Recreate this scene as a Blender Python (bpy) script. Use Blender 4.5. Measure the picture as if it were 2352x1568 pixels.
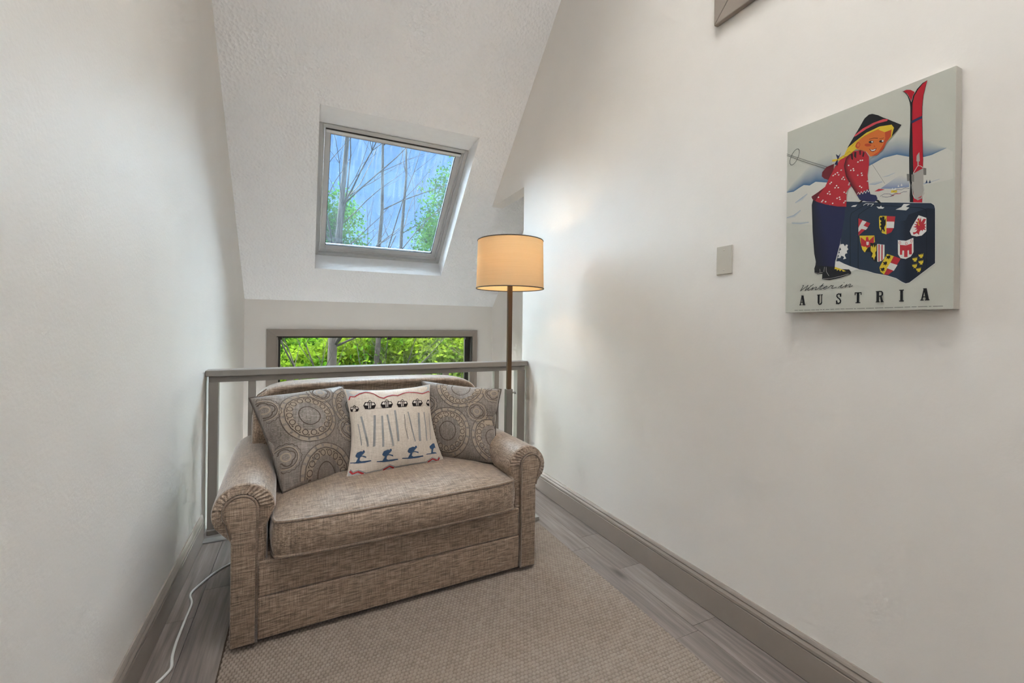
import bpy, bmesh, math, random
import numpy as np
from mathutils import Vector, Matrix

for o in list(bpy.data.objects): bpy.data.objects.remove(o)
scn = bpy.context.scene
col = scn.collection

# ------------------------------------------------------------------ camera
cam_d = bpy.data.cameras.new('camera'); cam = bpy.data.objects.new('camera', cam_d); col.objects.link(cam)
cam_d.sensor_width = 36.0; cam_d.lens = 36.0*1001.26/2352.0
cam_d.shift_y = -(784-748.5)/2352.0
cam_d.clip_start = 0.02; cam_d.clip_end = 300
cam.matrix_world = Matrix.Translation((0, 0, 1.2)) @ Matrix.Rotation(-0.4449, 4, 'Z') @ Matrix.Rotation(math.pi/2, 4, 'X') @ Matrix.Rotation(0.0122, 4, 'Z')
scn.camera = cam

# ------------------------------------------------------------------ world, sun, exposure
world = bpy.data.worlds.new('sky'); scn.world = world; world.use_nodes = True
wn = world.node_tree; wn.nodes.clear()
tc = wn.nodes.new('ShaderNodeTexCoord'); sp = wn.nodes.new('ShaderNodeSeparateXYZ')
mr = wn.nodes.new('ShaderNodeMapRange'); mr.inputs['From Min'].default_value = -0.05; mr.inputs['From Max'].default_value = 0.75
rp = wn.nodes.new('ShaderNodeValToRGB'); rp.color_ramp.elements[0].color = (0.25, 0.35, 0.43, 1); rp.color_ramp.elements[1].color = (0.08, 0.17, 0.36, 1)
e = rp.color_ramp.elements.new(0.35); e.color = (0.135, 0.235, 0.40, 1)
bg = wn.nodes.new('ShaderNodeBackground'); bg.inputs['Strength'].default_value = 1.5
ow = wn.nodes.new('ShaderNodeOutputWorld')
wn.links.new(tc.outputs['Generated'], sp.inputs[0]); wn.links.new(sp.outputs['Z'], mr.inputs['Value'])
wn.links.new(mr.outputs[0], rp.inputs[0]); wn.links.new(rp.outputs[0], bg.inputs['Color']); wn.links.new(bg.outputs[0], ow.inputs[0])

sun_d = bpy.data.lights.new('sun', 'SUN'); sun_d.energy = 39.0; sun_d.angle = math.radians(150); sun_d.color = (1.0, 0.975, 0.955)
sun = bpy.data.objects.new('sun', sun_d); col.objects.link(sun)
sun.rotation_euler = Vector((0.03, -0.60, -0.80)).to_track_quat('-Z', 'Y').to_euler()

# fill light added at an invented window behind the viewer
al_d = bpy.data.lights.new('back_fill_light', 'AREA'); al_d.shape = 'RECTANGLE'; al_d.size = 1.4; al_d.size_y = 1.8; al_d.energy = 14; al_d.color = (1.0, 0.975, 0.955)
al = bpy.data.objects.new('back_fill_light', al_d); col.objects.link(al)
al.location = (0.55, -2.44, 3.2); al.rotation_euler = Vector((0, 1, 0)).to_track_quat('-Z', 'Y').to_euler()

vs = scn.view_settings; vs.view_transform = 'Standard'; vs.look = 'None'; vs.exposure = 0.75; vs.gamma = 1.0; vs.use_curve_mapping = False
scn.cycles.use_denoising = True
scn.cycles.max_bounces = 7; scn.cycles.diffuse_bounces = 4; scn.cycles.glossy_bounces = 2; scn.cycles.transmission_bounces = 3; scn.cycles.transparent_max_bounces = 8
scn.cycles.use_adaptive_sampling = True; scn.cycles.adaptive_threshold = 0.18; scn.cycles.adaptive_min_samples = 14; scn.cycles.caustics_reflective = False; scn.cycles.caustics_refractive = False
scn.cycles.sample_clamp_indirect = 6.0

# ------------------------------------------------------------------ helpers
XL, XR, XR2 = -0.498, 1.573, 1.983         # left wall, right wall, wall of the recess beyond the railing
YF, ZF, K = 4.690, 1.420, 0.9589           # front wall, eaves height, ceiling pitch
YB, ZT, ZLOW = -2.5, 4.6, -2.4             # back wall, flat ceiling, stair hall floor
YE = 3.105                                 # where the right wall stops
def zc(y): return ZF + K*(YF-y)
YFLAT = YF-(ZT-ZF)/K

class NT:
    def __init__(s, name):
        s.m = bpy.data.materials.new(name); s.m.use_nodes = True; s.t = s.m.node_tree; s.t.nodes.clear()
        s.out = s.t.nodes.new('ShaderNodeOutputMaterial')
    def n(s, typ, _ins=None, **kw):
        nd = s.t.nodes.new('ShaderNode'+typ)
        for k, v in kw.items(): setattr(nd, k, v)
        for k, v in (_ins or {}).items(): s.set(nd.inputs[k], v)
        return nd
    def set(s, sock, v):
        if isinstance(v, bpy.types.NodeSocket): s.t.links.new(v, sock)
        else: sock.default_value = v
    def coord(s, which='Object', scale=(1, 1, 1), rot=(0, 0, 0), add=None):
        c = s.n('TexCoord').outputs[which]
        if add is not None: c = s.n('VectorMath', {0: c, 1: add}, operation='ADD').outputs[0]
        return s.n('Mapping', {'Vector': c, 'Scale': scale, 'Rotation': rot}).outputs[0]
    def noise(s, vec, scale=5, detail=3, rough=.5):
        return s.n('TexNoise', {'Vector': vec, 'Scale': scale, 'Detail': detail, 'Roughness': rough}).outputs['Fac']
    def ramp(s, fac, stops):
        r = s.n('ValToRGB', {'Fac': fac}); cr = r.color_ramp
        while len(cr.elements) < len(stops): cr.elements.new(.5)
        for e, (p, c) in zip(cr.elements, stops):
            e.position = p; e.color = (c, c, c, 1) if isinstance(c, (int, float)) else (*c, 1)
        return r.outputs[0]
    def mix(s, fac, a, b, blend='MIX'):
        m = s.n('Mix', data_type='RGBA', blend_type=blend)
        s.set(m.inputs[0], fac); s.set(m.inputs[6], a if not isinstance(a, tuple) else (*a[:3], 1)); s.set(m.inputs[7], b if not isinstance(b, tuple) else (*b[:3], 1))
        return m.outputs[2]
    def bump(s, h, strength=.3, dist=.01):
        return s.n('Bump', {'Height': h, 'Strength': strength, 'Distance': dist}).outputs[0]
    def principled(s, color, rough=.6, normal=None, spec=.4, metal=0., **extra):
        p = s.n('BsdfPrincipled', {'Base Color': color if not isinstance(color, tuple) else (*color[:3], 1), 'Roughness': rough, 'Specular IOR Level': spec, 'Metallic': metal})
        if normal is not None: s.set(p.inputs['Normal'], normal)
        for k, v in extra.items(): s.set(p.inputs[k], v)
        s.t.links.new(p.outputs[0], s.out.inputs[0]); return s.m

def srgb(h):
    h = h.lstrip('#'); v = [int(h[i:i+2], 16)/255 for i in (0, 2, 4)]
    return tuple(c/12.92 if c <= .04045 else ((c+.055)/1.055)**2.4 for c in v)

def m_wall(name, c, tex=.12, gloss=.5):
    t = NT(name); v = t.coord('Object')
    a = t.noise(v, 90, 3); b = t.noise(v, 3.0, 2)
    cc = t.mix(t.ramp(b, [(.35, 0.), (.65, 1.)]), tuple(x*.975 for x in c), c)
    return t.principled(cc, gloss, t.bump(a, tex, .003), .35)
def m_ceiling(name, c):
    t = NT(name); v = t.coord('Object')
    vo = t.n('TexVoronoi', {'Vector': v, 'Scale': 48.0}, feature='F1').outputs['Distance']
    n1 = t.noise(v, 34, 4, .65)
    h = t.mix(.5, vo, n1)
    return t.principled(c, .9, t.bump(h, 1.0, .010), .2)
def m_plain(name, c, rough=.5, spec=.4, metal=0., bumpy=0, var=.04, vs=20):
    t = NT(name); v = t.coord('Object'); n = t.noise(v, vs, 3)
    cc = t.mix(n, tuple(x*(1-var) for x in c), tuple(min(1, x*(1+var)) for x in c))
    return t.principled(cc, rough, t.bump(t.noise(v, 120, 2), bumpy, .002) if bumpy else None, spec, metal)
def m_fabric(name, base, dark, light, slub=.55, sc=1.0):
    t = NT(name)
    a = t.noise(t.coord('Object', (11*sc, 300*sc, 300*sc)), 1.0, 2, .6)
    b = t.noise(t.coord('Object', (320*sc, 14*sc, 14*sc)), 1.0, 2, .6)
    c = t.noise(t.coord('Object', (420*sc, 420*sc, 420*sc)), 1.0, 1)
    big = t.noise(t.coord('Object', (18*sc, 130*sc, 130*sc)), 1.0, 2)
    k = t.mix(.45, a, b); k = t.mix(.22, k, c)
    c1 = t.mix(t.ramp(k, [(.36, 1.), (.52, 0.)]), base, dark)
    c2 = t.mix(t.ramp(k, [(.52, 0.), (.66, 1.)]), c1, light)
    c3 = t.mix(t.ramp(big, [(.35, slub), (.55, 0.)]), c2, dark)
    return t.principled(c3, .55, t.bump(k, .35, .003), .6, 0., **{'Sheen Weight': .6, 'Sheen Roughness': .35})

WALLC = (0.80, 0.762, 0.718)
M = {}
M['wall'] = m_wall('wall_paint_warm_white', WALLC)
M['wall_l'] = m_wall('wall_paint_rolled_white', WALLC, .22, .55)
M['ceiling'] = m_ceiling('ceiling_stipple_white', (0.91, 0.91, 0.915))
M['reveal'] = m_plain('reveal_white', (.90, .90, .90), .7, .3, 0, .1)
M['trim'] = m_plain('trim_taupe_paint', (0.30, 0.255, 0.22), .42, .45, 0, .05)
M['rail'] = m_plain('rail_taupe_paint', (0.255, 0.228, 0.205), .4, .45, 0, .05)
M['velux'] = m_plain('skylight_frame_grey', (0.52, 0.51, 0.50), .4, .45)
M['gasket'] = m_plain('glazing_gasket_grey', (.05, .055, .065), .5)
M['velux_light'] = m_plain('skylight_bar_light_grey', (0.68, 0.675, 0.665), .35, .5)
M['dark'] = m_plain('window_stop_dark_bronze', (0.035, 0.030, 0.024), .5)
M['steel'] = m_plain('brushed_nickel', (0.40, 0.385, 0.36), .34, .5, .85)
M['sleeve'] = m_plain('lamp_sleeve_pewter', (.21, .19, .165), .45, .5, .3)
M['plate'] = m_plain('wall_plate_almond', (0.52, 0.485, 0.42), .4)
M['lower'] = m_plain('stair_hall_floor_pale', (.62, .58, .52), .6)
M['white'] = m_plain('white_plastic', (.72, .72, .70), .4)
M['sub'] = m_plain('subfloor', (.05, .045, .04), .8)
M['sofa'] = m_fabric('oatmeal_linen_weave', (0.365, 0.262, 0.185), (0.075, 0.048, 0.030), (0.56, 0.45, 0.355), .55, 1.2)
M['welt'] = m_fabric('oatmeal_linen_welt', (0.25, 0.178, 0.125), (0.10, 0.068, 0.045), (0.34, 0.26, 0.20), .3)
M['lining'] = m_plain('dark_underlining', (.02, .018, .016), .9)
M['pillow'] = m_fabric('taupe_jacquard', (0.235, 0.195, 0.165), (0.10, 0.08, 0.066), (0.33, 0.285, 0.25), .35, 1.3)
M['pipe'] = m_plain('pillow_piping_dark', (0.09, 0.073, 0.06), .8)
M['emb_l'] = m_plain('embroidery_sand', (0.34, 0.275, 0.215), .85, .15, 0, .3, .15, 160)
M['emb_d'] = m_plain('embroidery_umber', (0.115, 0.09, 0.072), .9, .1, 0, 0, .2, 200)
M['mp'] = m_fabric('cream_wool', (0.62, 0.545, 0.465), (0.47, 0.40, 0.33), (0.70, 0.63, 0.55), .12, 1.3)
def m_flat(name, c): return m_plain(name, c, .9, .1, 0, .3, .14, 250)
M['mp_black'] = m_flat('print_black', (.022, .017, .018)); M['mp_cream'] = m_flat('print_cream', (.66, .60, .54))
M['mp_grey'] = m_flat('print_grey', (.29, .295, .295)); M['mp_blue'] = m_flat('print_navy_blue', (.045, .085, .16))
M['mp_red'] = m_flat('print_red', (.46, .055, .06)); M['mp_silver'] = m_flat('print_silver_grey', (.45, .47, .48))

t = NT('vinyl_plank_grey_oak')
oi = t.n('ObjectInfo').outputs['Random']
off = t.n('CombineXYZ', {'X': t.n('Math', {0: oi, 1: 7.3}, operation='MULTIPLY').outputs[0], 'Y': t.n('Math', {0: oi, 1: 31.0}, operation='MULTIPLY').outputs[0], 'Z': 0.0}).outputs[0]
g1 = t.noise(t.coord('Object', (38, 2.2, 1), add=off), 1.0, 5, .62)
g2 = t.noise(t.coord('Object', (9, 1.6, 1), add=off), 1.0, 3, .5)
g3 = t.noise(t.coord('Object', (160, 5, 1), add=off), 1.0, 2)
wv = t.n('TexWave', {'Vector': t.coord('Object', (6, .9, 1), add=off), 'Scale': 1.6, 'Distortion': 9.0, 'Detail': 2.0, 'Detail Scale': 1.2}).outputs['Fac']
k = t.mix(.10, g1, wv); k = t.mix(.35, k, g2); k = t.mix(.15, k, g3)
c0 = t.ramp(k, [(.30, (.06, .049, .043)), (.5, (.185, .152, .134)), (.70, (.34, .29, .26))])
vo = t.n('TexVoronoi', {'Vector': t.coord('Object', (4.2, 1.3, 1), add=off), 'Scale': 1.0}, feature='F1').outputs['Distance']
kn = t.ramp(vo, [(.03, 1.), (.10, 0.)])
c0 = t.mix(kn, c0, (.06, .045, .038))
c0 = t.mix(t.ramp(oi, [(0., 0.), (1., .35)]), c0, (.30, .255, .225))
M['plank'] = t.principled(c0, .42, t.bump(k, .18, .002), .45)

t = NT('rug_loop_weave')
v = t.coord('Object'); n1 = t.noise(v, 260, 2); n2 = t.noise(v, 5, 3); n3 = t.noise(t.coord('Object', (1, 1, 1)), 60, 2)
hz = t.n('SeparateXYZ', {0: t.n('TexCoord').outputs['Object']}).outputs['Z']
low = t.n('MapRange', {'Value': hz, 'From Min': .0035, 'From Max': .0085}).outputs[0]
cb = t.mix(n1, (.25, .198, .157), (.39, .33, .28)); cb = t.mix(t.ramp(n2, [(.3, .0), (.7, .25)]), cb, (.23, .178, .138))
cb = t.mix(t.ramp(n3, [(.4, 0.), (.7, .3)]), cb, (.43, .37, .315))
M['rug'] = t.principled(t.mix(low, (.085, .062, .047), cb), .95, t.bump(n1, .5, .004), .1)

t = NT('lamp_shade_linen')
th = t.noise(t.coord('Object', (4, 4, 260)), 1.0, 2); cc = t.mix(th, (.60, .46, .28), (.70, .55, .35))
d = t.n('BsdfDiffuse', {'Color': cc}); tr = t.n('BsdfTranslucent', {'Color': (1.0, .55, .19, 1)})
ms = t.n('MixShader', {0: .16, 1: d.outputs[0], 2: tr.outputs[0]}); t.t.links.new(ms.outputs[0], t.out.inputs[0]); M['shade'] = t.m
M['shade_in'] = m_plain('lamp_shade_lining', (.86, .80, .70), .8)
t = NT('lamp_bulb_glow'); em = t.n('Emission', {'Color': (1, .72, .4, 1), 'Strength': 12.0}); t.t.links.new(em.outputs[0], t.out.inputs[0]); M['bulb'] = t.m
t = NT('fill_globe_glow'); em = t.n('Emission', {'Color': (1, .96, .9, 1), 'Strength': 6.0}); t.t.links.new(em.outputs[0], t.out.inputs[0]); M['globe'] = t.m  # glow of the globe added in the stair hall
M['globe'].cycles.emission_sampling = 'NONE'; M['bulb'].cycles.emission_sampling = 'NONE'
t = NT('walnut_stain'); w = t.noise(t.coord('Object', (60, 60, 4)), 1., 4); M['walnut'] = t.principled(t.ramp(w, [(.3, (.055, .026, .011)), (.7, (.15, .078, .035))]), .4)

def m_glass(name, tint, dirt=0.):
    t = NT(name)
    tp = t.n('BsdfTransparent', {'Color': (*tint, 1)}); gl = t.n('BsdfGlossy', {'Color': (1, 1, 1, 1), 'Roughness': .02})
    f = t.n('Fresnel', {'IOR': 1.45}).outputs[0]
    s1 = t.n('MixShader', {0: f, 1: tp.outputs[0], 2: gl.outputs[0]}).outputs[0]
    if dirt:
        a = t.noise(t.coord('Object', (34, 3.2, 3.2)), 1., 5, .62); b = t.noise(t.coord('Object', (3, 2, 2)), 1., 3)
        yy = t.n('SeparateXYZ', {0: t.n('TexCoord').outputs['Object']}).outputs['Y']
        lowm = t.n('MapRange', {'Value': yy, 'From Min': .55, 'From Max': -.75, 'To Min': .25, 'To Max': 1.}).outputs[0]
        st = t.ramp(a, [(.46, 0.), (.72, 1.)])
        fac = t.n('Math', {0: t.n('Math', {0: st, 1: lowm}, operation='MULTIPLY').outputs[0], 1: dirt}, operation='MULTIPLY').outputs[0]
        fac = t.n('Math', {0: fac, 1: t.n('Math', {0: b, 1: .03}, operation='MULTIPLY').outputs[0]}, operation='ADD').outputs[0]
        df = t.n('BsdfTranslucent', {'Color': (.24, .28, .33, 1)})
        s1 = t.n('MixShader', {0: fac, 1: s1, 2: df.outputs[0]}).outputs[0]
    t.t.links.new(s1, t.out.inputs[0]); return t.m
M['glass'] = m_glass('window_glass', (.97, .98, .97)); M['glass_sky'] = m_glass('skylight_glass_streaked', (.80, .92, 1.0), .06)

def m_leaf(name, c1, c2, c3):
    t = NT(name); v = t.coord('Object'); n = t.n('TexWhiteNoise', {'Vector': t.n('VectorMath', {0: v, 1: (0.10, .10, .10)}, operation='SNAP').outputs[0]}).outputs['Value']
    n2 = t.noise(v, 1.1, 2); c = t.mix(n, c1, c2); c = t.mix(t.ramp(n2, [(.4, 0.), (.62, 1.)]), c, c3)
    d = t.n('BsdfDiffuse', {'Color': c}); tr = t.n('BsdfTranslucent', {'Color': c})
    ms = t.n('MixShader', {0: .5, 1: d.outputs[0], 2: tr.outputs[0]}); t.t.links.new(ms.outputs[0], t.out.inputs[0]); return t.m
M['leaf_a'] = m_leaf('maple_leaf_bright', (.026, .10, .008), (.09, .22, .013), (.19, .29, .022))
M['leaf_b'] = m_leaf('oak_leaf_deep', (.006, .038, .008), (.022, .10, .016), (.055, .16, .016))
M['leaf_c'] = m_leaf('spruce_needle_dark', (.010, .045, .016), (.026, .085, .03), (.05, .12, .045))
M['bark'] = m_plain('bark_grey', (.10, .085, .07), .9, .1, 0, .8, .45, 14)
M['bark_b'] = m_plain('bark_pale', (.055, .052, .048), .9, .1, 0, .5, .4, 18)
M['ground'] = m_plain('forest_floor', (.05, .09, .03), .95, .1, 0, .6, .6, 2)

t = NT('poster_ink'); ca = t.n('Attribute', attribute_name='ink'); M['ink'] = t.principled(ca.outputs['Color'], .55, t.bump(t.noise(t.coord('Object'), 900, 1), .12, .001), .3)
M['canvas'] = m_plain('canvas_edge_cream', (.52, .49, .43), .8, .2, 0, .2, .03, 200)

# ---------------- mesh building
def link(o, parent=None):
    col.objects.link(o)
    if parent is not None: o.parent = parent
    return o
class MB:
    def __init__(s): s.v = []; s.f = []; s.mi = []; s.cur = 0
    def quad(s, *p):
        i = len(s.v); s.v += [tuple(q) for q in p]; s.f.append(tuple(range(i, i+len(p)))); s.mi.append(s.cur)
    def box(s, x0, x1, y0, y1, z0, z1):
        i = len(s.v); s.v += [(x, y, z) for z in (z0, z1) for y in (y0, y1) for x in (x0, x1)]
        s.f += [tuple(i+k for k in q) for q in ((0, 2, 3, 1), (4, 5, 7, 6), (0, 1, 5, 4), (2, 6, 7, 3), (0, 4, 6, 2), (1, 3, 7, 5))]; s.mi += [s.cur]*6; return s
    def prism(s, pts, d, fn):   # pts 2D outline, fn(a, b, c) -> xyz with c in d
        n = len(pts); i = len(s.v)
        for c in d: s.v += [fn(a, b, c) for a, b in pts]
        s.f += [tuple(range(i+n-1, i-1, -1)), tuple(range(i+n, i+2*n))]; s.mi += [s.cur]*2
        for k in range(n): s.f.append((i+k, i+(k+1) % n, i+n+(k+1) % n, i+n+k)); s.mi.append(s.cur)
        return s
    def tube(s, path, r, seg=8, closed=False, flat=1.0):
        P = [Vector(p) for p in path]; n = len(P); base = len(s.v); up = None
        for k in range(n):
            a = P[k-1] if (k > 0 or closed) else P[k]; b = P[(k+1) % n] if (k < n-1 or closed) else P[k]
            tg = (b-a).normalized() if (b-a).length > 1e-9 else Vector((0, 0, 1))
            if up is None: up = tg.orthogonal().normalized() if abs(tg.z) > .9 else Vector((0, 0, 1))
            sd = tg.cross(up)
            if sd.length < 1e-6: sd = tg.orthogonal()
            sd.normalize(); u2 = sd.cross(tg).normalized(); up = u2
            rr = r[k] if isinstance(r, (list, tuple)) else r
            for j in range(seg):
                an = 2*math.pi*j/seg; s.v.append(tuple(P[k]+sd*math.cos(an)*rr+u2*math.sin(an)*rr*flat))
        for k in range(n if closed else n-1):
            for j in range(seg):
                a = base+k*seg+j; b = base+k*seg+(j+1) % seg; c = base+((k+1) % n)*seg+(j+1) % seg; d = base+((k+1) % n)*seg+j
                s.f.append((a, b, c, d)); s.mi.append(s.cur)
        if not closed:
            s.f.append(tuple(base+j for j in range(seg-1, -1, -1))); s.f.append(tuple(base+(n-1)*seg+j for j in range(seg))); s.mi += [s.cur]*2
        return s
    def lathe(s, prof, seg=32, c=(0, 0), cap=True):
        i = len(s.v)
        for r, z in prof: s.v += [(c[0]+r*math.cos(2*math.pi*j/seg), c[1]+r*math.sin(2*math.pi*j/seg), z) for j in range(seg)]
        for k in range(len(prof)-1):
            for j in range(seg): s.f.append((i+k*seg+j, i+k*seg+(j+1) % seg, i+(k+1)*seg+(j+1) % seg, i+(k+1)*seg+j)); s.mi.append(s.cur)
        if cap:
            s.f.append(tuple(i+j for j in range(seg-1, -1, -1))); s.f.append(tuple(i+(len(prof)-1)*seg+j for j in range(seg))); s.mi += [s.cur]*2
        return s
    def build(s, name, mat, parent=None, bevel=0, seg=2, smooth=False, fixn=True):
        me = bpy.data.meshes.new(name); me.from_pydata(s.v, [], s.f)
        for m in (mat if isinstance(mat, (list, tuple)) else [mat]): me.materials.append(m)
        if any(s.mi): me.polygons.foreach_set('material_index', s.mi)
        if fixn:
            bm = bmesh.new(); bm.from_mesh(me); bmesh.ops.recalc_face_normals(bm, faces=bm.faces); bm.to_mesh(me); bm.free()
        if smooth: me.polygons.foreach_set('use_smooth', [True]*len(me.polygons))
        o = link(bpy.data.objects.new(name, me), parent)
        if bevel:
            b = o.modifiers.new('bevel', 'BEVEL'); b.width = bevel; b.segments = seg; b.limit_method = 'ANGLE'; b.angle_limit = math.radians(35)
            if smooth: b.harden_normals = False
        return o
def empty(name, loc=(0, 0, 0), rz=0.):
    o = bpy.data.objects.new(name, None); o.empty_display_size = .1; o.location = loc; o.rotation_euler = (0, 0, rz); return link(o)
def tag(o, label=None, cat=None, group=None, kind=None):
    for k, v in (('label', label), ('category', cat), ('group', group), ('kind', kind)):
        if v: o[k] = v
    return o
def struct(o, label, cat): return tag(o, label, cat, None, 'structure')
YZ = lambda a, b, c: (c, a, b)     # outline in (y,z), extruded along x
XZ = lambda a, b, c: (a, c, b)     # outline in (x,z), extruded along y
XY = lambda a, b, c: (a, b, c)

# ================================================================== THE SETTING
struct(MB().prism([(YB-.12, ZLOW), (YF+.14, ZLOW), (YF+.14, zc(YF)+.1), (YFLAT, ZT+.3), (YB-.12, ZT+.3)], (XL-.12, XL), YZ).build('wall_left', M['wall_l']), 'warm white wall running along the left side of the sofa', 'wall')
struct(MB().prism([(YB-.12, ZLOW), (YE, ZLOW), (YE, 2.31), (YF-(2.31-ZF)/K+.012, 2.31), (YFLAT, ZT+.01), (YB-.12, ZT+.01)], (XR, XR+.11), YZ).build('wall_right', M['wall']), 'warm white wall on the right carrying the poster', 'wall')
struct(MB().box(XR2, XR2+.12, YE-.11, YF+.14, ZLOW, 3.4).build('wall_recess', M['wall']), 'white side wall of the recess behind the lamp', 'wall')
struct(MB().box(XR+.11, XR2+.12, YE-.11, YE, ZLOW, 3.4).build('wall_recess_end', M['wall']), 'short return wall closing the recess by the railing', 'wall')
WX0, WX1, WZ0, WZ1 = -0.235, 1.735, -0.9, 1.076
struct(MB().box(XL, WX0, YF, YF+.14, ZLOW, ZF+.1).box(WX1, XR2+.1, YF, YF+.14, ZLOW, ZF+.1).box(WX0, WX1, YF, YF+.14, WZ1, ZF+.1).box(WX0, WX1, YF, YF+.14, ZLOW, WZ0).build('wall_front', M['wall']), 'low white knee wall with the wide window below the sloped ceiling', 'wall')
BX0, BX1, BZ0, BZ1 = -.2, 1.3, 2.25, 4.15  # invented window opening, put in to brighten the room from behind
struct(MB().box(XL, BX0, YB-.12, YB, 0, ZT).box(BX1, XR, YB-.12, YB, 0, ZT).box(BX0, BX1, YB-.12, YB, BZ1, ZT).box(BX0, BX1, YB-.12, YB, 0, BZ0).build('wall_back', M['wall']), 'white wall behind the viewer with an added window opening', 'wall')
wb = struct(empty('added_back_window', (0, YB, 0)), 'unseen tall window added behind the viewer to let in light', 'window')
MB().box(BX0-.08, BX0, 0, .02, BZ0-.08, BZ1+.08).box(BX1, BX1+.08, 0, .02, BZ0-.08, BZ1+.08).box(BX0, BX1, 0, .02, BZ1, BZ1+.08).box(BX0, BX1, 0, .02, BZ0-.08, BZ0).build('casing', M['trim'], wb, .003)
MB().box(BX0, BX1, -.07, -.064, BZ0, BZ1).build('pane', M['glass'], wb)

# sloped ceiling with the skylight shaft
NY, NZ = K/math.hypot(1, K), 1/math.hypot(1, K)
def cp(x, y, n=0.): return (x, y+NY*n, zc(y)+NZ*n)
SX0, SX1, SY0, SY1 = 0.082, 1.272, 3.325, 4.391      # opening in the ceiling
FX0, FX1, FY0, FY1, FN = 0.082, 1.272, 3.470, 4.372, 0.18   # outer frame, raised FN along the roof normal
mb = MB()
xs = [XL-.05, SX0, SX1, XR2+.1]; ys = [YFLAT, SY0, SY1, YF+.1]
for i in range(3):
    for j in range(3):
        if i == 1 and j == 1: continue
        mb.quad(cp(xs[i], ys[j]), cp(xs[i+1], ys[j]), cp(xs[i+1], ys[j+1]), cp(xs[i], ys[j+1]))
ce = struct(mb.build('ceiling', M['ceiling'], fixn=False), 'sloped white stippled ceiling with a skylight', 'ceiling')
mb = MB(); xs2 = [XL-.15, FX0, FX1, XR2+.2]; ys2 = [YFLAT, FY0, FY1, YF+.35]
for i in range(3):
    for j in range(3):
        if i == 1 and j == 1: continue
        mb.quad(cp(xs2[i], ys2[j], .20), cp(xs2[i+1], ys2[j], .20), cp(xs2[i+1], ys2[j+1], .20), cp(xs2[i], ys2[j+1], .20))
mb.build('roof_deck', M['sub'], ce, fixn=False)
OX0, OX1, OY0, OY1 = -.1, 1.1, -.3, 1.2  # ceiling hole for an added roof window that brightens the room
struct(MB().box(XL-.12, OX0, YB-.12, YFLAT+.02, ZT, ZT+.12).box(OX1, XR+.11, YB-.12, YFLAT+.02, ZT, ZT+.12).box(OX0, OX1, YB-.12, OY0, ZT, ZT+.12).box(OX0, OX1, OY1, YFLAT+.02, ZT, ZT+.12).build('ceiling_flat', M['ceiling']), 'flat white ceiling above the viewer', 'ceiling')

wo = struct(empty('added_roof_window', (0, 0, ZT)), 'unseen roof window added above the viewer to let in light', 'window')
MB().box(OX0, OX0+.05, OY0, OY1, -.01, .14).box(OX1-.05, OX1, OY0, OY1, -.01, .14).box(OX0+.05, OX1-.05, OY0, OY0+.05, -.01, .14).box(OX0+.05, OX1-.05, OY1-.05, OY1, -.01, .14).build('frame', M['velux'], wo, .003)
MB().box(OX0+.05, OX1-.05, OY0+.05, OY1-.05, .08, .086).build('pane', M['glass'], wo)
# skylight
sk = struct(empty('window_2'), 'grey framed skylight in the sloped ceiling', 'window')
def ring(o, i):  # four quads between an outer and an inner rectangle of (x, y, n)
    m = MB()
    oc = [(o[0], o[2], o[4]), (o[1], o[2], o[4]), (o[1], o[3], o[4]), (o[0], o[3], o[4])]; ic = [(i[0], i[2], i[4]), (i[1], i[2], i[4]), (i[1], i[3], i[4]), (i[0], i[3], i[4])]
    for k in range(4):
        m.quad(cp(*oc[k]), cp(*oc[(k+1) % 4]), cp(*ic[(k+1) % 4]), cp(*ic[k]))
    return m
ring((SX0, SX1, SY0, SY1, 0), (FX0, FX1, FY0, FY1, FN)).build('shaft_lining', M['reveal'], sk, fixn=False)
def sbar(name, x0, x1, y0, y1, n0, n1, mat, bev=.004):
    m = MB(); i = 0
    m.v = [cp(x, y, n) for n in (n0, n1) for y in (y0, y1) for x in (x0, x1)]
    m.f = [(0, 2, 3, 1), (4, 5, 7, 6), (0, 1, 5, 4), (2, 6, 7, 3), (0, 4, 6, 2), (1, 3, 7, 5)]; m.mi = [0]*6
    return m.build(name, mat, sk, bev)
def sframe(name, x0, x1, y0, y1, w, n0, n1, mat):
    yw = w*NZ
    sbar(name, x0, x0+w, y0, y1, n0, n1, mat); sbar(name, x1-w, x1, y0, y1, n0, n1, mat)
    sbar(name, x0+w, x1-w, y0, y0+yw, n0, n1, mat); sbar(name, x0+w, x1-w, y1-yw, y1, n0, n1, mat)
sframe('frame', FX0, FX1, FY0, FY1, .030, FN-.012, FN+.064, M['velux'])
sframe('frame_step', FX0+.028, FX1-.028, FY0+.020, FY1-.020, .016, FN+.016, FN+.064, M['velux'])
sframe('sash', FX0+.046, FX1-.046, FY0+.036, FY1-.034, .042, FN+.030, FN+.062, M['velux'])
sbar('vent_bar', FX0+.052, FX1-.052, FY0+.036, FY0+.052, FN+.004, FN+.034, M['velux_light'])
sbar('vent_slot', FX0+.052, FX1-.052, FY0+.028, FY0+.036, FN+.014, FN+.034, M['dark'], 0)
gx0, gx1, gy0, gy1 = FX0+.086, FX1-.086, FY0+.066, FY1-.063
sframe('glazing_bead', gx0-.002, gx1+.002, gy0-.002, gy1+.002, .008, FN+.036, FN+.062, M['gasket'])
gp = MB().box(-(gx1-gx0)/2, (gx1-gx0)/2, -(gy1-gy0)/2/NZ, (gy1-gy0)/2/NZ, -.002, .002).build('pane', M['glass_sky'], sk)
gc = cp((gx0+gx1)/2, (gy0+gy1)/2, FN+.066); gp.location = gc; gp.rotation_euler = (math.pi-math.atan(K)-math.pi, 0, 0)

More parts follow.
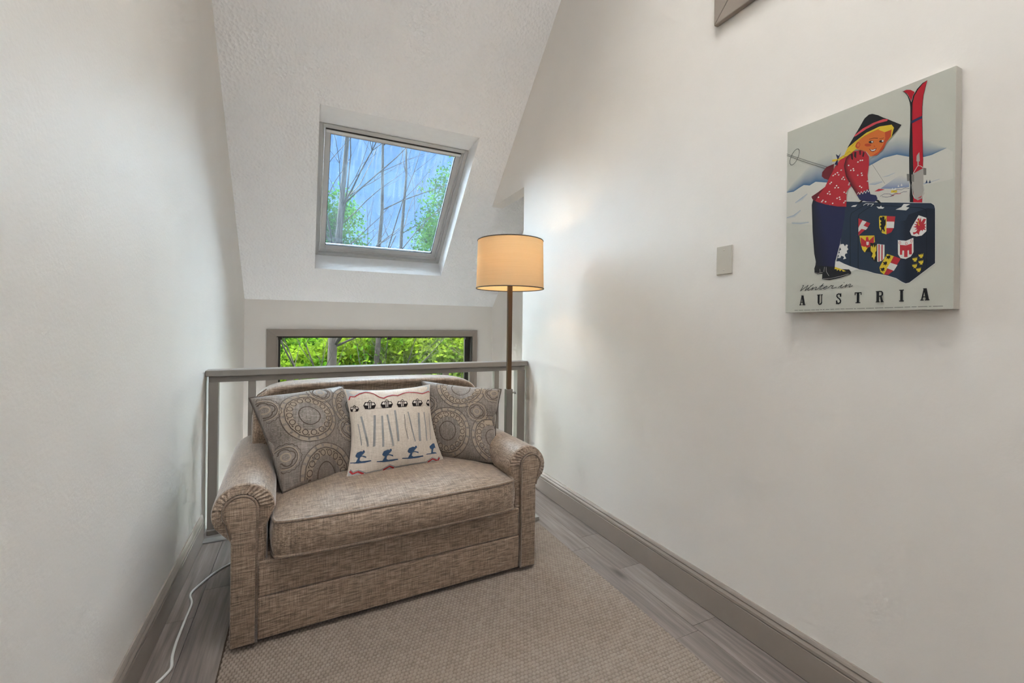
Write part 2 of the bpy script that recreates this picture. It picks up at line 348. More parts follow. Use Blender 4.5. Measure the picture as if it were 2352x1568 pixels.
# wide front window
w1 = struct(empty('window_1', (0, YF, 0)), 'wide window with taupe casing looking onto green trees', 'window')
cw = .083
MB().prism([(WX0-cw, WZ1+.068), (WX1+.055, WZ1+.068), (WX1, WZ1), (WX0, WZ1)], (-.018, 0), XZ).build('casing_board', M['trim'], w1, .002)
MB().prism([(WX0-cw, WZ1+.068), (WX0, WZ1), (WX0, WZ0), (WX0-cw, WZ0-.07)], (-.018, 0), XZ).build('casing_board', M['trim'], w1, .002)
MB().prism([(WX1+.055, WZ1+.068), (WX1, WZ1), (WX1, WZ0), (WX1+.055, WZ0-.07)], (-.018, 0), XZ).build('casing_board', M['trim'], w1, .002)
MB().box(WX0-.1, WX1+.07, -.05, .12, WZ0-.03, WZ0).build('window_sill', M['trim'], w1, .004)
MB().box(WX0, WX0+.012, 0, .14, WZ0, WZ1).build('jamb', M['trim'], w1); MB().box(WX1-.012, WX1, 0, .14, WZ0, WZ1).build('jamb', M['dark'], w1)
MB().box(WX0, WX1, 0, .14, WZ1-.008, WZ1).build('head', M['dark'], w1)
fr = MB().box(WX0+.012, WX0+.03, .085, .12, WZ0, WZ1-.008).box(WX1-.06, WX1-.012, .085, .12, WZ0, WZ1-.008).box(WX0+.03, WX1-.06, .085, .12, WZ1-.018, WZ1-.008).box(WX0+.03, WX1-.06, .085, .12, WZ0, WZ0+.04).build('sash', M['dark'], w1)
for x in (WX0+.03, .82, WX1-.05): MB().box(x-.022, x+.016, .02, .085, WZ1-.035, WZ1-.008).build('screen_clip', M['dark'], w1, .003)
MB().box(WX0+.03, WX1-.06, .10, .106, WZ0+.04, WZ1-.018).build('pane', M['glass'], w1)

# floor: planks running away from the viewer
fl = struct(MB().box(XL-.12, XR+.11, YB-.12, 2.99, -.25, -.011).build('floor', M['sub']), 'grey oak plank floor of the loft', 'floor')
random.seed(4)
def plank_mesh(w, L):
    m = MB().box(0, w, 0, L, -.0105, 0); me = bpy.data.meshes.new('plank'); me.from_pydata(m.v, [], m.f); me.materials.append(M['plank']); return me
seams = [XL]; x = XR-.143
cols = []
while x > XL: cols.append(x); x -= .182
cols = sorted(cols); edges = [XL]+[c for c in cols if c-XL > .03]+[XR]
joints = {len(edges)-2: [-1.15, .05, 1.268, 1.72, 2.07], len(edges)-3: [-.4, .62, 1.24, 1.96], 0: [-1.6, -.4, .8, 1.55, 2.15], 1: [-1., .2, 1.4, 2.35]}
for i in range(len(edges)-1):
    js = joints.get(i) or [YB+random.uniform(.3, 1.1)+1.22*k for k in range(4)]
    ys_ = [YB]+[j for j in js if YB < j < 2.8]+[2.842]
    for a, b in zip(ys_[:-1], ys_[1:]):
        o = link(bpy.data.objects.new('plank', plank_mesh(edges[i+1]-edges[i]-.0016, b-a-.0016)), fl); o.location = (edges[i], a, 0)
struct(MB().box(XL-.1, XR2+.1, 2.9, YF+.1, ZLOW-.1, ZLOW).build('floor_lower', M['lower']), 'floor of the stair hall below the railing', 'floor')
struct(MB().prism([(2.842, -.004), (2.842, .006), (2.85, .010), (2.888, .010), (2.893, .004), (2.893, -.004)], (XL, XR), YZ).build('trim_1', M['steel'], None, .001), 'grey metal edge strip along the floor before the railing', 'trim')
struct(MB().box(XL, XR, 2.898, 3.06, -.25, .004).build('trim_2', M['rail']), 'taupe landing edge under the railing', 'trim')

# baseboards
def bb(name, side, y0, y1):
    p = [(0, .003), (.015, .003), (.015, .102), (.0135, .104), (.0135, .106), (.016, .110), (.0155, .120), (.011, .130), (.011, .133), (.0125, .136), (.0095, .143), (.006, .149), (0, .149)]
    X0 = XL if side > 0 else XR
    return MB().prism([(X0+side*a, b) for a, b in p], (y0, y1), XZ).build(name, M['trim'])
struct(bb('baseboard_left', 1, YB, 2.875), 'taupe moulded baseboard along the left wall', 'baseboard')
struct(bb('baseboard_right', -1, YB, 2.93), 'taupe moulded baseboard along the right wall', 'baseboard')

# casing of the opening high on the right wall
w3 = struct(empty('window_3', (XR, 1.305, 2.478)), 'taupe casing corner of the high interior window above the poster', 'window')
cw = .072
def rcase(pts): return MB().prism(pts, (-.022, 0), YZ).build('casing_board', M['trim'], w3, .004)
rcase([(0, 0), (0, 1.1), (-cw, 1.1-cw), (-cw, cw)]); rcase([(0, 0), (-cw, cw), (-1.3+cw, cw), (-1.3, 0)])
rcase([(-1.3, 0), (-1.3+cw, cw), (-1.3+cw, 1.1-cw), (-1.3, 1.1)]); rcase([(0, 1.1), (-1.3, 1.1), (-1.3+cw, 1.1-cw), (-cw, 1.1-cw)])
MB().box(-.006, 0, -1.3+cw, -cw, cw, 1.1-cw).build('pane', m_plain('interior_pane_dark', (.05, .035, .02), .15), w3)

# ================================================================== RAILING
rang = math.atan2(.07, XR-XL); rl = empty('railing', (XL, 2.945, 0), rang)
RL = (XR-XL)/math.cos(rang)
tag(rl, 'taupe painted stair railing with square balusters behind the sofa', 'railing')
MB().box(0.002, RL-.004, -.018, .078, .895, .930).build('handrail', M['rail'], rl, .004)
MB().box(0.016, RL-.018, .005, .055, .86, .895).build('under_rail', M['rail'], rl, .002)
MB().box(0.016, RL-.018, -.015, .075, .004, .03).build('bottom_plate', M['rail'], rl, .003)
MB().box(.016, .062, .0, .062, .03, .862).build('post', M['rail'], rl, .003); MB().box(RL-.085, RL-.018, .0, .062, .03, .862).build('post', M['rail'], rl, .003)
bal = MB().box(-.019, .019, .008, .046, .03, .862).build('baluster', M['rail'], rl, .002); bal.location = (.2265, 0, 0)
for i in range(1, 9):
    c = bal.copy(); link(c, rl); c.location = (.2265+.1985*i, 0, 0)

# ================================================================== RUG
rx0, rx1, ry0, ry1, pit = -.255, 1.305, .15, 2.325, .0152
nx = int((rx1-rx0)/pit*4); ny = int((ry1-ry0)/pit*4)
gx = np.linspace(0, rx1-rx0, nx+1); gy = np.linspace(0, ry1-ry0, ny+1)
X, Y = np.meshgrid(gx, gy)
rs = np.random.RandomState(3)
row = np.floor(Y/pit); ph = (row % 2)*.5
cx = (X/pit+ph) % 1.0; cy = (Y/pit) % 1.0
cell = rs.rand(400, 400); ci = np.clip(np.floor(X/pit+ph).astype(int), 0, 399); cj = np.clip(row.astype(int), 0, 399)
Z = .0042+.0052*(np.sin(np.pi*cx)**.45)*(np.abs(np.sin(np.pi*cy))**.35)*(.75+.45*cell[ci, cj])+.0006*rs.rand(*X.shape)
Xn = X+(rs.rand(*X.shape)-.5)*.0016; Yn = Y+(rs.rand(*X.shape)-.5)*.0016
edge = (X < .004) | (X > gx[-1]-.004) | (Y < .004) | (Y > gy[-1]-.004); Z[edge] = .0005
V = np.stack([Xn, Yn, Z], -1).reshape(-1, 3)
idx = np.arange((nx+1)*(ny+1)).reshape(ny+1, nx+1)
Fq = np.stack([idx[:-1, :-1], idx[:-1, 1:], idx[1:, 1:], idx[1:, :-1]], -1).reshape(-1, 4)
me = bpy.data.meshes.new('rug'); me.vertices.add(len(V)); me.vertices.foreach_set('co', V.ravel())
me.loops.add(Fq.size); me.loops.foreach_set('vertex_index', Fq.ravel()); me.polygons.add(len(Fq)); me.polygons.foreach_set('loop_start', np.arange(0, Fq.size, 4))
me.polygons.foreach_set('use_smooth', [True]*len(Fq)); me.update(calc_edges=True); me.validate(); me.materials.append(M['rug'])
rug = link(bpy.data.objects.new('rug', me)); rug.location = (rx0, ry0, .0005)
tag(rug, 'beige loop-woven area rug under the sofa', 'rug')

# ================================================================== SOFA
SO = (-.231, 1.838); SYAW = math.radians(2.27); SW = 1.2726
sofa = empty('loveseat', (SO[0], SO[1], 0), SYAW)
tag(sofa, 'oatmeal linen loveseat with rolled arms and a single seat cushion', 'sofa')
FB = .03     # underside height
def arc(cx, cz, r, a0, a1, n): return [(cx+r*math.cos(math.radians(a0+(a1-a0)*i/n)), cz+r*math.sin(math.radians(a0+(a1-a0)*i/n))) for i in range(n+1)]
def arm_outline(r, body0, body1, cx=.040, cz=.508):
    # clockwise from the outer foot: up the outside, round the roll, down the inside
    a = math.degrees(math.asin(max(-1, min(1, (body0-cx)/r))))
    pts = [(body0, FB), (body0, .40)]
    pts += arc(cx, cz, r, 180+42, 0, 22)
    pts += [(body1, cz-.06), (body1, FB)]
    return pts
for side in (0, 1):
    mx = (lambda x: x) if side == 0 else (lambda x: SW-x)
    fn = lambda a, b, c: (mx(a), c, b)
    arm = MB().prism(arm_outline(.102, .002, .116), (.012, .86), fn).build('arm', M['sofa'], sofa, .022, 4, True)
    # key-hole front panel
    pp = [(.002, FB), (.002, .425)]+arc(.031, .520, .054, 218, 0, 18)+[(.084, .45), (.084, FB)]
    MB().prism(pp, (-.006, .02), fn).build('front_panel', M['sofa'], arm, .006, 2, True)
    MB().tube([(mx(a), -.004, b) for a, b in pp[1:-1]]+[(mx(.084), -.004, FB+.004)], .0048, 6).build('piping', M['welt'], arm, smooth=True)
    # gathered ring of fabric round the panel
    m = MB(); A = arc(.031, .520, .060, 215, 5, 40); Bq = arc(.040, .508, .098, 212, 5, 40)
    for k in range(40):
        d = .010 if k % 2 else .0
        d2 = .010 if (k+1) % 2 else .0
        m.quad((mx(A[k][0]), .006-d*.5, A[k][1]), (mx(A[k+1][0]), .006-d2*.5, A[k+1][1]), (mx(Bq[k+1][0]), .018-d2*.2, Bq[k+1][1]), (mx(Bq[k][0]), .018-d*.2, Bq[k][1]))
    m.build('gathers', M['sofa'], arm, smooth=True)
MB().box(.10, SW-.10, .03, .84, FB+.004, .30).build('frame', M['lining'], sofa)
MB().box(.086, SW-.086, .006, .06, .187, .318).build('seat_rail', M['sofa'], sofa, .009, 3, True)
MB().box(.086, SW-.086, .006, .06, FB, .184).build('apron', M['sofa'], sofa, .007, 3, True)
MB().box(.10, SW-.10, .05, .62, .30, .33).build('deck', M['sofa'], sofa, .01, 2, True)
for x in (.05, SW-.05):
    for y in (.08, .78): MB().lathe([(.02, .012), (.024, .034)], 12, (x, y)).build('foot', M['lining'], sofa)
# back: lofted, shoulders sloped, top rolled
m = MB(); NB = 36
def back_half(tz):  # half width at relative height above .55
    return None
out = []
xl, xr = .030, SW-.030
for (x, z) in [(xl, .30), (xl, .60), (xl, .74), (xl+.004, .80), (xl+.022, .835), (xl+.06, .862), (xl+.11, .880), (xl+.20, .888), (.4, .891), (SW/2, .892), (SW-.4, .889), (xr-.20, .884), (xr-.11, .875), (xr-.06, .858), (xr-.022, .832), (xr-.004, .80), (xr, .74), (xr, .60), (xr, .30)]: out.append((x, z))
n = len(out); cxm = SW/2
# cross sections front to back: y offset, inset
prof = [(.640, .055), (.612, .030), (.604, .012), (.618, .0), (.66, -.004), (.72, -.004), (.80, .0), (.84, .008), (.862, .03), (.868, .06)]
base = 0
for (yo, ins) in prof:
    for (x, z) in out:
        lean = (z-.5)*.16
        sx = (1 if x < cxm else -1); fx = min(1., abs(x-cxm)/(cxm-xl)); fz = max(0., min(1., (z-.3)/.59))
        m.v.append((x+sx*ins*(fx**6), yo+lean, z-ins*(fz**3)))
for k in range(len(prof)-1):
    for j in range(n-1):
        a = k*n+j; m.f.append((a, a+1, a+n+1, a+n)); m.mi.append(0)
m.f.append(tuple(range(n))); m.f.append(tuple(range((len(prof)-1)*n, len(prof)*n))); m.mi += [0, 0]
back = m.build('backrest', M['sofa'], sofa, 0, 2, True)
sbm = back.modifiers.new('sub', 'SUBSURF'); sbm.levels = 1; sbm.render_levels = 2
# seam along the shoulders
for yy, q in ((.655, 1),):
    MB().tube([(x, yy+(z-.5)*.16-.02, z+.003) for x, z in out[2:6]], .003, 6).build('seam', M['welt'], back, smooth=True)
# seat cushion
CX0, CX1, CY0, CY1, CZ0, CZ1 = .130, SW-.122, -.038, .60, .338, .466
m = MB(); NXc, NYc, NZc = 40, 24, 6
def cush(a, b, c):   # a,b,c in -1..1
    x = (CX0+CX1)/2+a*(CX1-CX0)/2; y = (CY0+CY1)/2+b*(CY1-CY0)/2; z = (CZ0+CZ1)/2+c*(CZ1-CZ0)/2
    crown = (1-a**4)*(1-b**4)
    z += (.034*crown if c > 0 else -.006*crown)*abs(c)
    bow = (1-c*c)*.016
    y += -bow*(1-a**6) if b < -.5 else 0
    x += (bow*.5)*(1 if a > 0 else -1)*(abs(a) > .97)
    y += -.012*(1-a*a)*(1 if b < 0 else 0)*abs(b)
    rc = .03   # rounded plan corners
    ca, cb = abs(a)**8, abs(b)**8
    y += -math.copysign(rc, b)*.5*ca*cb; x += -math.copysign(rc, a)*.5*ca*cb
    return (x, y, z)
def face(fun, nu, nv):
    i = len(m.v); m.v += [fun(-1+2*p/nu, -1+2*q/nv) for q in range(nv+1) for p in range(nu+1)]
    for q in range(nv):
        for p in range(nu):
            a = i+q*(nu+1)+p; m.f.append((a, a+1, a+nu+2, a+nu+1)); m.mi.append(0)
face(lambda a, b: cush(a, b, 1), NXc, NYc); face(lambda a, b: cush(a, b, -1), NXc, NYc)
face(lambda a, c: cush(a, -1, c), NXc, NZc); face(lambda a, c: cush(a, 1, c), NXc, NZc)
face(lambda b, c: cush(-1, b, c), NYc, NZc); face(lambda b, c: cush(1, b, c), NYc, NZc)
me_c = m.build('seat_cushion', M['sofa'], sofa, 0, 2, True)
bm = bmesh.new(); bm.from_mesh(me_c.data); bmesh.ops.remove_doubles(bm, verts=bm.verts, dist=1e-5); bmesh.ops.recalc_face_normals(bm, faces=bm.faces)
for e_ in bm.edges:
    if len(e_.link_faces) == 2 and e_.calc_face_angle(0) > .9: e_.smooth = False
bm.to_mesh(me_c.data); bm.free()
for c in (1, -1):
    lp = [cush(-1+2*i/40, -1, c) for i in range(41)]+[cush(1, -1+2*i/20, c) for i in range(1, 21)]+[cush(1-2*i/40, 1, c) for i in range(1, 41)]+[cush(-1, 1-2*i/20, c) for i in range(1, 20)]
    MB().tube(lp, .0058, 6, True).build('piping', M['welt'], me_c, smooth=True)

# ================================================================== THROW PILLOWS
class Pillow:
    def __init__(s, BL, BR, TR, TL, t, cx=.13, cy=.09, dents=(), wr=0.004, seed=0, ex=.55):
        s.c = [Vector(q) for q in (BL, BR, TR, TL)]; s.t = t; s.cx = cx; s.cy = cy; s.d = dents; s.wr = wr
        nn = (s.c[1]-s.c[0]+s.c[2]-s.c[3]).cross(s.c[3]-s.c[0]+s.c[2]-s.c[1]).normalized(); s.n = nn     # towards the viewer
        s.sd = seed; s.ex = ex
    def p(s, u, v, side=1, off=0.):
        uu = u*(1-s.cx*(1-v*v)); vv = v*(1-s.cy*(1-u*u)*(1. if v > 0 else .35))
        a = (1+uu)/2; b = (1+vv)/2; c = s.c
        P = c[0]*(1-a)*(1-b)+c[1]*a*(1-b)+c[2]*a*b+c[3]*(1-a)*b
        bl = (max(0., 1-u*u)**s.ex)*(max(0., 1-v*v)**s.ex)
        h = s.t*bl
        ef = bl**.5
        h += ef*s.wr*(math.sin(5.1*u+2.2*v+s.sd)*math.sin(4.3*v-1.7*u+1.3*s.sd)+.5*math.sin(9*u-7*v+s.sd))
        for (du, dv, r, dp) in s.d: h -= dp*math.exp(-((u-du)**2+(v-dv)**2)/(r*r))*min(1., bl*4)
        return P+s.n*(side*h+off*side)
    def mesh(s, name, mat, N=64):
        m = MB(); g = [math.sin(math.pi/2*(-1+2*i/N)) for i in range(N+1)]
        for side in (1, -1):
            i0 = len(m.v); m.v += [tuple(s.p(g[i], g[j], side)) for j in range(N+1) for i in range(N+1)]
            for j in range(N):
                for i in range(N):
                    a = i0+j*(N+1)+i; q = (a, a+1, a+N+2, a+N+1); m.f.append(q if side > 0 else q[::-1]); m.mi.append(0)
        o = m.build(name, mat, None, 0, 2, True, fixn=False)
        bm = bmesh.new(); bm.from_mesh(o.data); bmesh.ops.remove_doubles(bm, verts=bm.verts, dist=1e-5); bm.to_mesh(o.data); bm.free()
        return o
    def piping(s, par, r=.005):
        lp = [s.p(-1+2*i/30, -1) for i in range(30)]+[s.p(1, -1+2*i/30) for i in range(30)]+[s.p(1-2*i/30, 1) for i in range(30)]+[s.p(-1, 1-2*i/30) for i in range(30)]
        return MB().tube(lp, r, 6, True).build('piping', M['pipe'], par, smooth=True)
    def strip(s, m, A, B, off):   # quads between two (u,v) polylines
        for k in range(len(A)-1):
            q = [A[k], A[k+1], B[k+1], B[k]]
            if all(abs(x) <= .985 and abs(y) <= .985 for x, y in q): m.quad(*[s.p(x, y, 1, off) for x, y in q])
    def stroke(s, m, P, w, off):
        A, B = [], []
        for k in range(len(P)):
            a = P[max(0, k-1)]; b = P[min(len(P)-1, k+1)]; dx, dy = b[0]-a[0], b[1]-a[1]; L = math.hypot(dx, dy) or 1
            A.append((P[k][0]-dy/L*w/2, P[k][1]+dx/L*w/2)); B.append((P[k][0]+dy/L*w/2, P[k][1]-dx/L*w/2))
        s.strip(m, A, B, off)
    def poly(s, m, P, off):
        m.quad(*[s.p(max(-.985, min(.985, x)), max(-.985, min(.985, y)), 1, off) for x, y in P])
def circ(c, r, n, a0=0., ry=None): return [(c[0]+r*math.cos(a0+2*math.pi*i/n), c[1]+(ry or r)*math.sin(a0+2*math.pi*i/n)) for i in range(n+1)]
def dens(P, k=3):
    r = []
    for a, b in zip(P[:-1], P[1:]): r += [(a[0]+(b[0]-a[0])*i/k, a[1]+(b[1]-a[1])*i/k) for i in range(k)]
    return r+[P[-1]]
def medallion(pl, par, c, R=.56):
    m = MB()
    m.cur = 0   # sand fill
    for r0, r1 in ((.60, .84),): pl.strip(m, circ(c, R*r0, 44), circ(c, R*r1, 44), .0011)
    nt = 18
    for i in range(nt):
        a = 2*math.pi*i/nt; w = .11 if i % 2 else .15
        A = [(c[0]+R*.89*math.cos(a+q*w), c[1]+R*.89*math.sin(a+q*w)) for q in (-1, 0, 1)]; B = [(c[0]+R*1.0*math.cos(a+q*w), c[1]+R*1.0*math.sin(a+q*w)) for q in (-1, 0, 1)]
        pl.strip(m, A, B, .0013)
    m.cur = 1   # dark outlines
    pl.stroke(m, circ(c, R*.385, 32), .020, .0016)
    nc = 15
    for i in range(nc):
        a = 2*math.pi*i/nc; cc = (c[0]+R*.70*math.cos(a), c[1]+R*.70*math.sin(a))
        pl.stroke(m, circ(cc, R*.098, 12), .017, .0020)
        a2 = a+math.pi/nc; t0 = (c[0]+R*.80*math.cos(a2), c[1]+R*.80*math.sin(a2))
        pl.strip(m, [(c[0]+R*.74*math.cos(a2), c[1]+R*.74*math.sin(a2)), t0], [(c[0]+R*.81*math.cos(a2-.11), c[1]+R*.81*math.sin(a2-.11)), (c[0]+R*.81*math.cos(a2+.11), c[1]+R*.81*math.sin(a2+.11))], .0020)
    pl.stroke(m, dens(circ(c, R*.865, nc, math.pi/nc), 3), .016, .0020)
    pl.stroke(m, circ(c, R*1.03, 48), .012, .0012)
    m.build('medallion', [M['emb_l'], M['emb_d']], par, fixn=False)
def quatrefoil(pl, par, c, R=.24):
    m = MB(); m.cur = 0
    pl.stroke(m, circ(c, R*.95, 32), .02, .0012); pl.stroke(m, circ(c, R*.34, 20), .03, .0012)
    m.cur = 1
    P = [(c[0]+R*(.55+.17*abs(math.cos(2*a)))*math.cos(a), c[1]+R*(.55+.17*abs(math.cos(2*a)))*math.sin(a)) for a in [2*math.pi*i/40 for i in range(41)]]
    pl.stroke(m, P, .022, .0016); pl.stroke(m, circ(c, R*.86, 32), .015, .0014)
    Pz = [(c[0]+R*(1.12+.1*(i % 2))*math.cos(2*math.pi*i/36), c[1]+R*(1.12+.1*(i % 2))*math.sin(2*math.pi*i/36)) for i in range(37)]
    pl.stroke(m, Pz, .013, .0014)
    m.build('quatrefoil', [M['emb_l'], M['emb_d']], par, fixn=False)

plL = Pillow((-.075, 2.095, .478), (.31, 2.30, .478), (.187, 2.455, .872), (-.226, 2.35, .850), .10, .05, .035, ((-.9, -.12, .22, .05), (.15, -.80, .22, .04)), .007, 1.0, .45)
pL = plL.mesh('throw_pillow', M['pillow']); tag(pL, 'taupe medallion throw pillow leaning on the left arm of the sofa', 'pillow', 'medallion pillows on the sofa')
plL.piping(pL)
for c in ((-.16, .29), (-.10, -.93), (1.02, .36)): medallion(plL, pL, c)
for c in ((.64, -.16), (.32, .84), (-.90, .62), (-.84, -.42)): quatrefoil(plL, pL, c)
plR = Pillow((.60, 2.36, .478), (.915, 2.095, .478), (1.045, 2.33, .828), (.617, 2.50, .876), .095, .08, .05, ((.92, .1, .25, .05), (.95, -.6, .2, .03)), .007, 2.6, .45)
pR = plR.mesh('throw_pillow', M['pillow']); tag(pR, 'taupe medallion throw pillow leaning on the right arm of the sofa', 'pillow', 'medallion pillows on the sofa')
plR.piping(pR)
for c in ((-.28, -.38), (.02, .86), (1.0, -.40)): medallion(plR, pR, c, .60)
for c in ((.50, .20), (-.86, .30), (.86, .82)): quatrefoil(plR, pR, c)
MC = ((.178, 2.130, .482), (.675, 2.218, .482), (.641, 2.40, .868), (.183, 2.35, .872))
plM = Pillow(*MC, .075, .13, .085, (), .003, 0.4)
pM = plM.mesh('throw_pillow', M['mp']); tag(pM, 'cream pillow printed with gondolas, trees and blue skiers', 'pillow')
